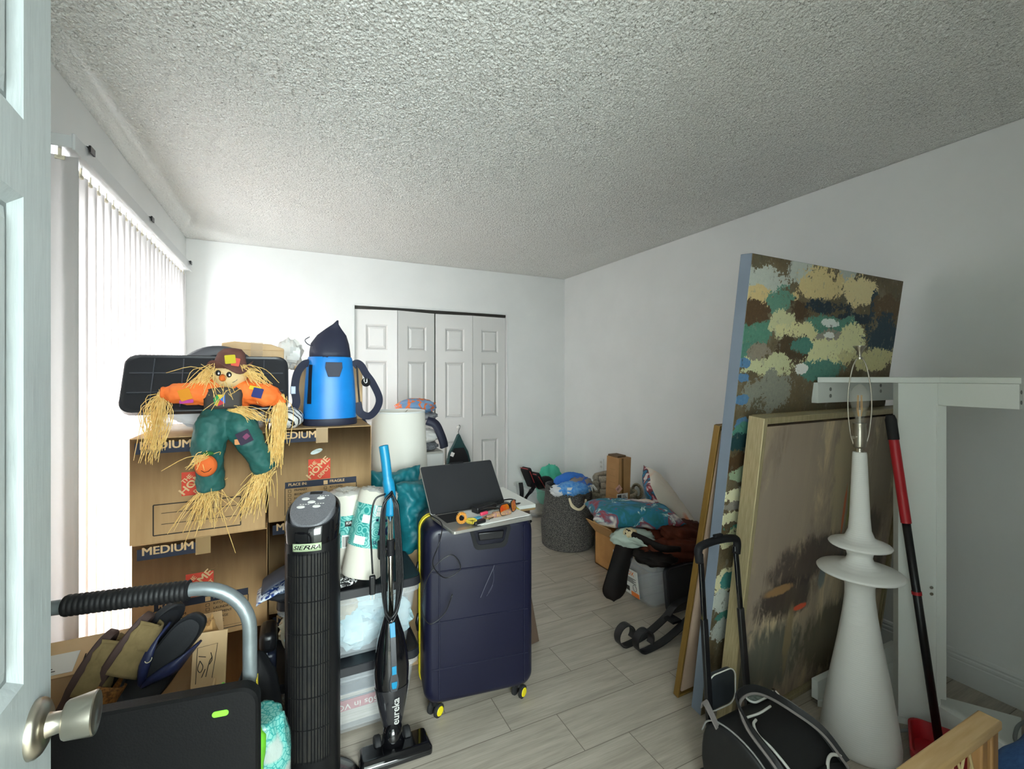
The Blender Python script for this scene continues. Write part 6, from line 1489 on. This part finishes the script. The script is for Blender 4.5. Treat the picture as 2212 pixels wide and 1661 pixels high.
# ================================================================== wooden expanding gate, denim, cables
gt = thing('wooden_gate', 'pale wooden pressure gate with diamond mesh in the lower right corner', 'gate', (0, 0, 0))
m_wood = mat('pale_pine', '#d3b383', .5, c2='#c39f6c', ns=5, stretch=(1, 12, 12))
m_woodp = mat('pine_post', '#b98d5a', .5, c2='#a67b4a', ns=5, stretch=(12, 12, 1))
gx0, gx1, gyy, gz = 1.10, 1.545, .493, .545
MB().box(gx0, gx1, gyy - .022, gyy + .022, gz - .022, gz).build('top_rail', m_wood, gt, bevel=.004)
MB().box(gx0, gx1, gyy - .019, gyy + .019, .04, .065).build('bottom_rail', m_wood, gt, bevel=.004)
MB().box(gx1 - .040, gx1 - .005, gyy - .017, gyy + .017, 0, gz - .022).build('post', m_woodp, gt, bevel=.004)
MB().box(gx1 - .085, gx1 - .055, gyy - .014, gyy + .014, 0.065, gz - .022).build('post', m_woodp, gt, bevel=.004)
m_mesh = mat('cream_mesh', '#d6c08e', .45)
gm = MB(); nn = 8
for k in range(-6, 10):
    for sgn in (-1, 1):
        pts = []
        for j in range(41):
            z = .065 + (gz - .09) * j / 40; x = gx0 + .02 + k * .055 + sgn * (z - .30) * .42
            if gx0 < x < gx1 - .086: pts.append((x, gyy + .004 * sgn, z))
        if len(pts) > 1: gm.tube([pts[0], pts[-1]], .0028, 6)
gmo = gm.build('diamond_mesh', m_mesh, gt)
MB().tube([(gx0 - .02, gyy - .03, .30), (gx0 - .02, gyy - .03, gz - .03), (gx0 + .02, gyy - .03, gz - .012)], .012, 10).build('latch_bracket', mat('cream_plastic', '#d9c79a', .45), gt, smooth=True)
dn = thing('denim_cloth', 'blue denim cloth draped over a crate in the lower right corner', 'cloth', (1.575, .30, .02))
m_den = mat('denim', '#2a4d80', .9, c2='#355b90', ns=90, bump=.4, bs=500)
MB().grid(lambda u, v: (-.03 + .36 * u, -.16 + .38 * v, .44 - .03 * (1 - u) ** 3 - .20 * max(0, v - .78) ** 1.2 * 4 * .6 + .012 * math.sin(8 * u + 5 * v)), 20, 20).build('denim_fabric', m_den, dn, smooth=True, solid=.005)
sm = MB()
for k in range(14): sm.tube([(-.01 + .024 * k, .125, .452 + .012 * math.sin(8 * (.055 + k * .0667) + 3.75) ), (.004 + .024 * k, .125, .452 + .012 * math.sin(8 * (.095 + k * .0667) + 3.75))], .0012, 4)
o = sm.build('stitching', m_paper, dn); o['kind'] = 'stuff'
cr_ = thing('wicker_crate', 'tan crate under the blue denim in the lower right corner', 'crate', (1.60, .27, 0))
MB().box(0, .30, -.11, .11, 0, .40).build('crate_body', mat('tan_crate', '#b99a63', .7, bump=.4, bs=80), cr_, bevel=.01)
cb1 = MB().tube(bez([(2.13, .735, .088), (2.28, .66, .06), (2.40, .70, .045), (2.52, .72, .04), (2.60, .69, .05), (2.63, .62, .04), (2.56, .56, .02), (2.48, .60, .012)]), .006, 8).build('grey_cable', mat('grey_cable', '#7f8686', .5), smooth=True)
tag(cb1, 'thick grey cable lying across the white desk base near the right wall', 'cable')
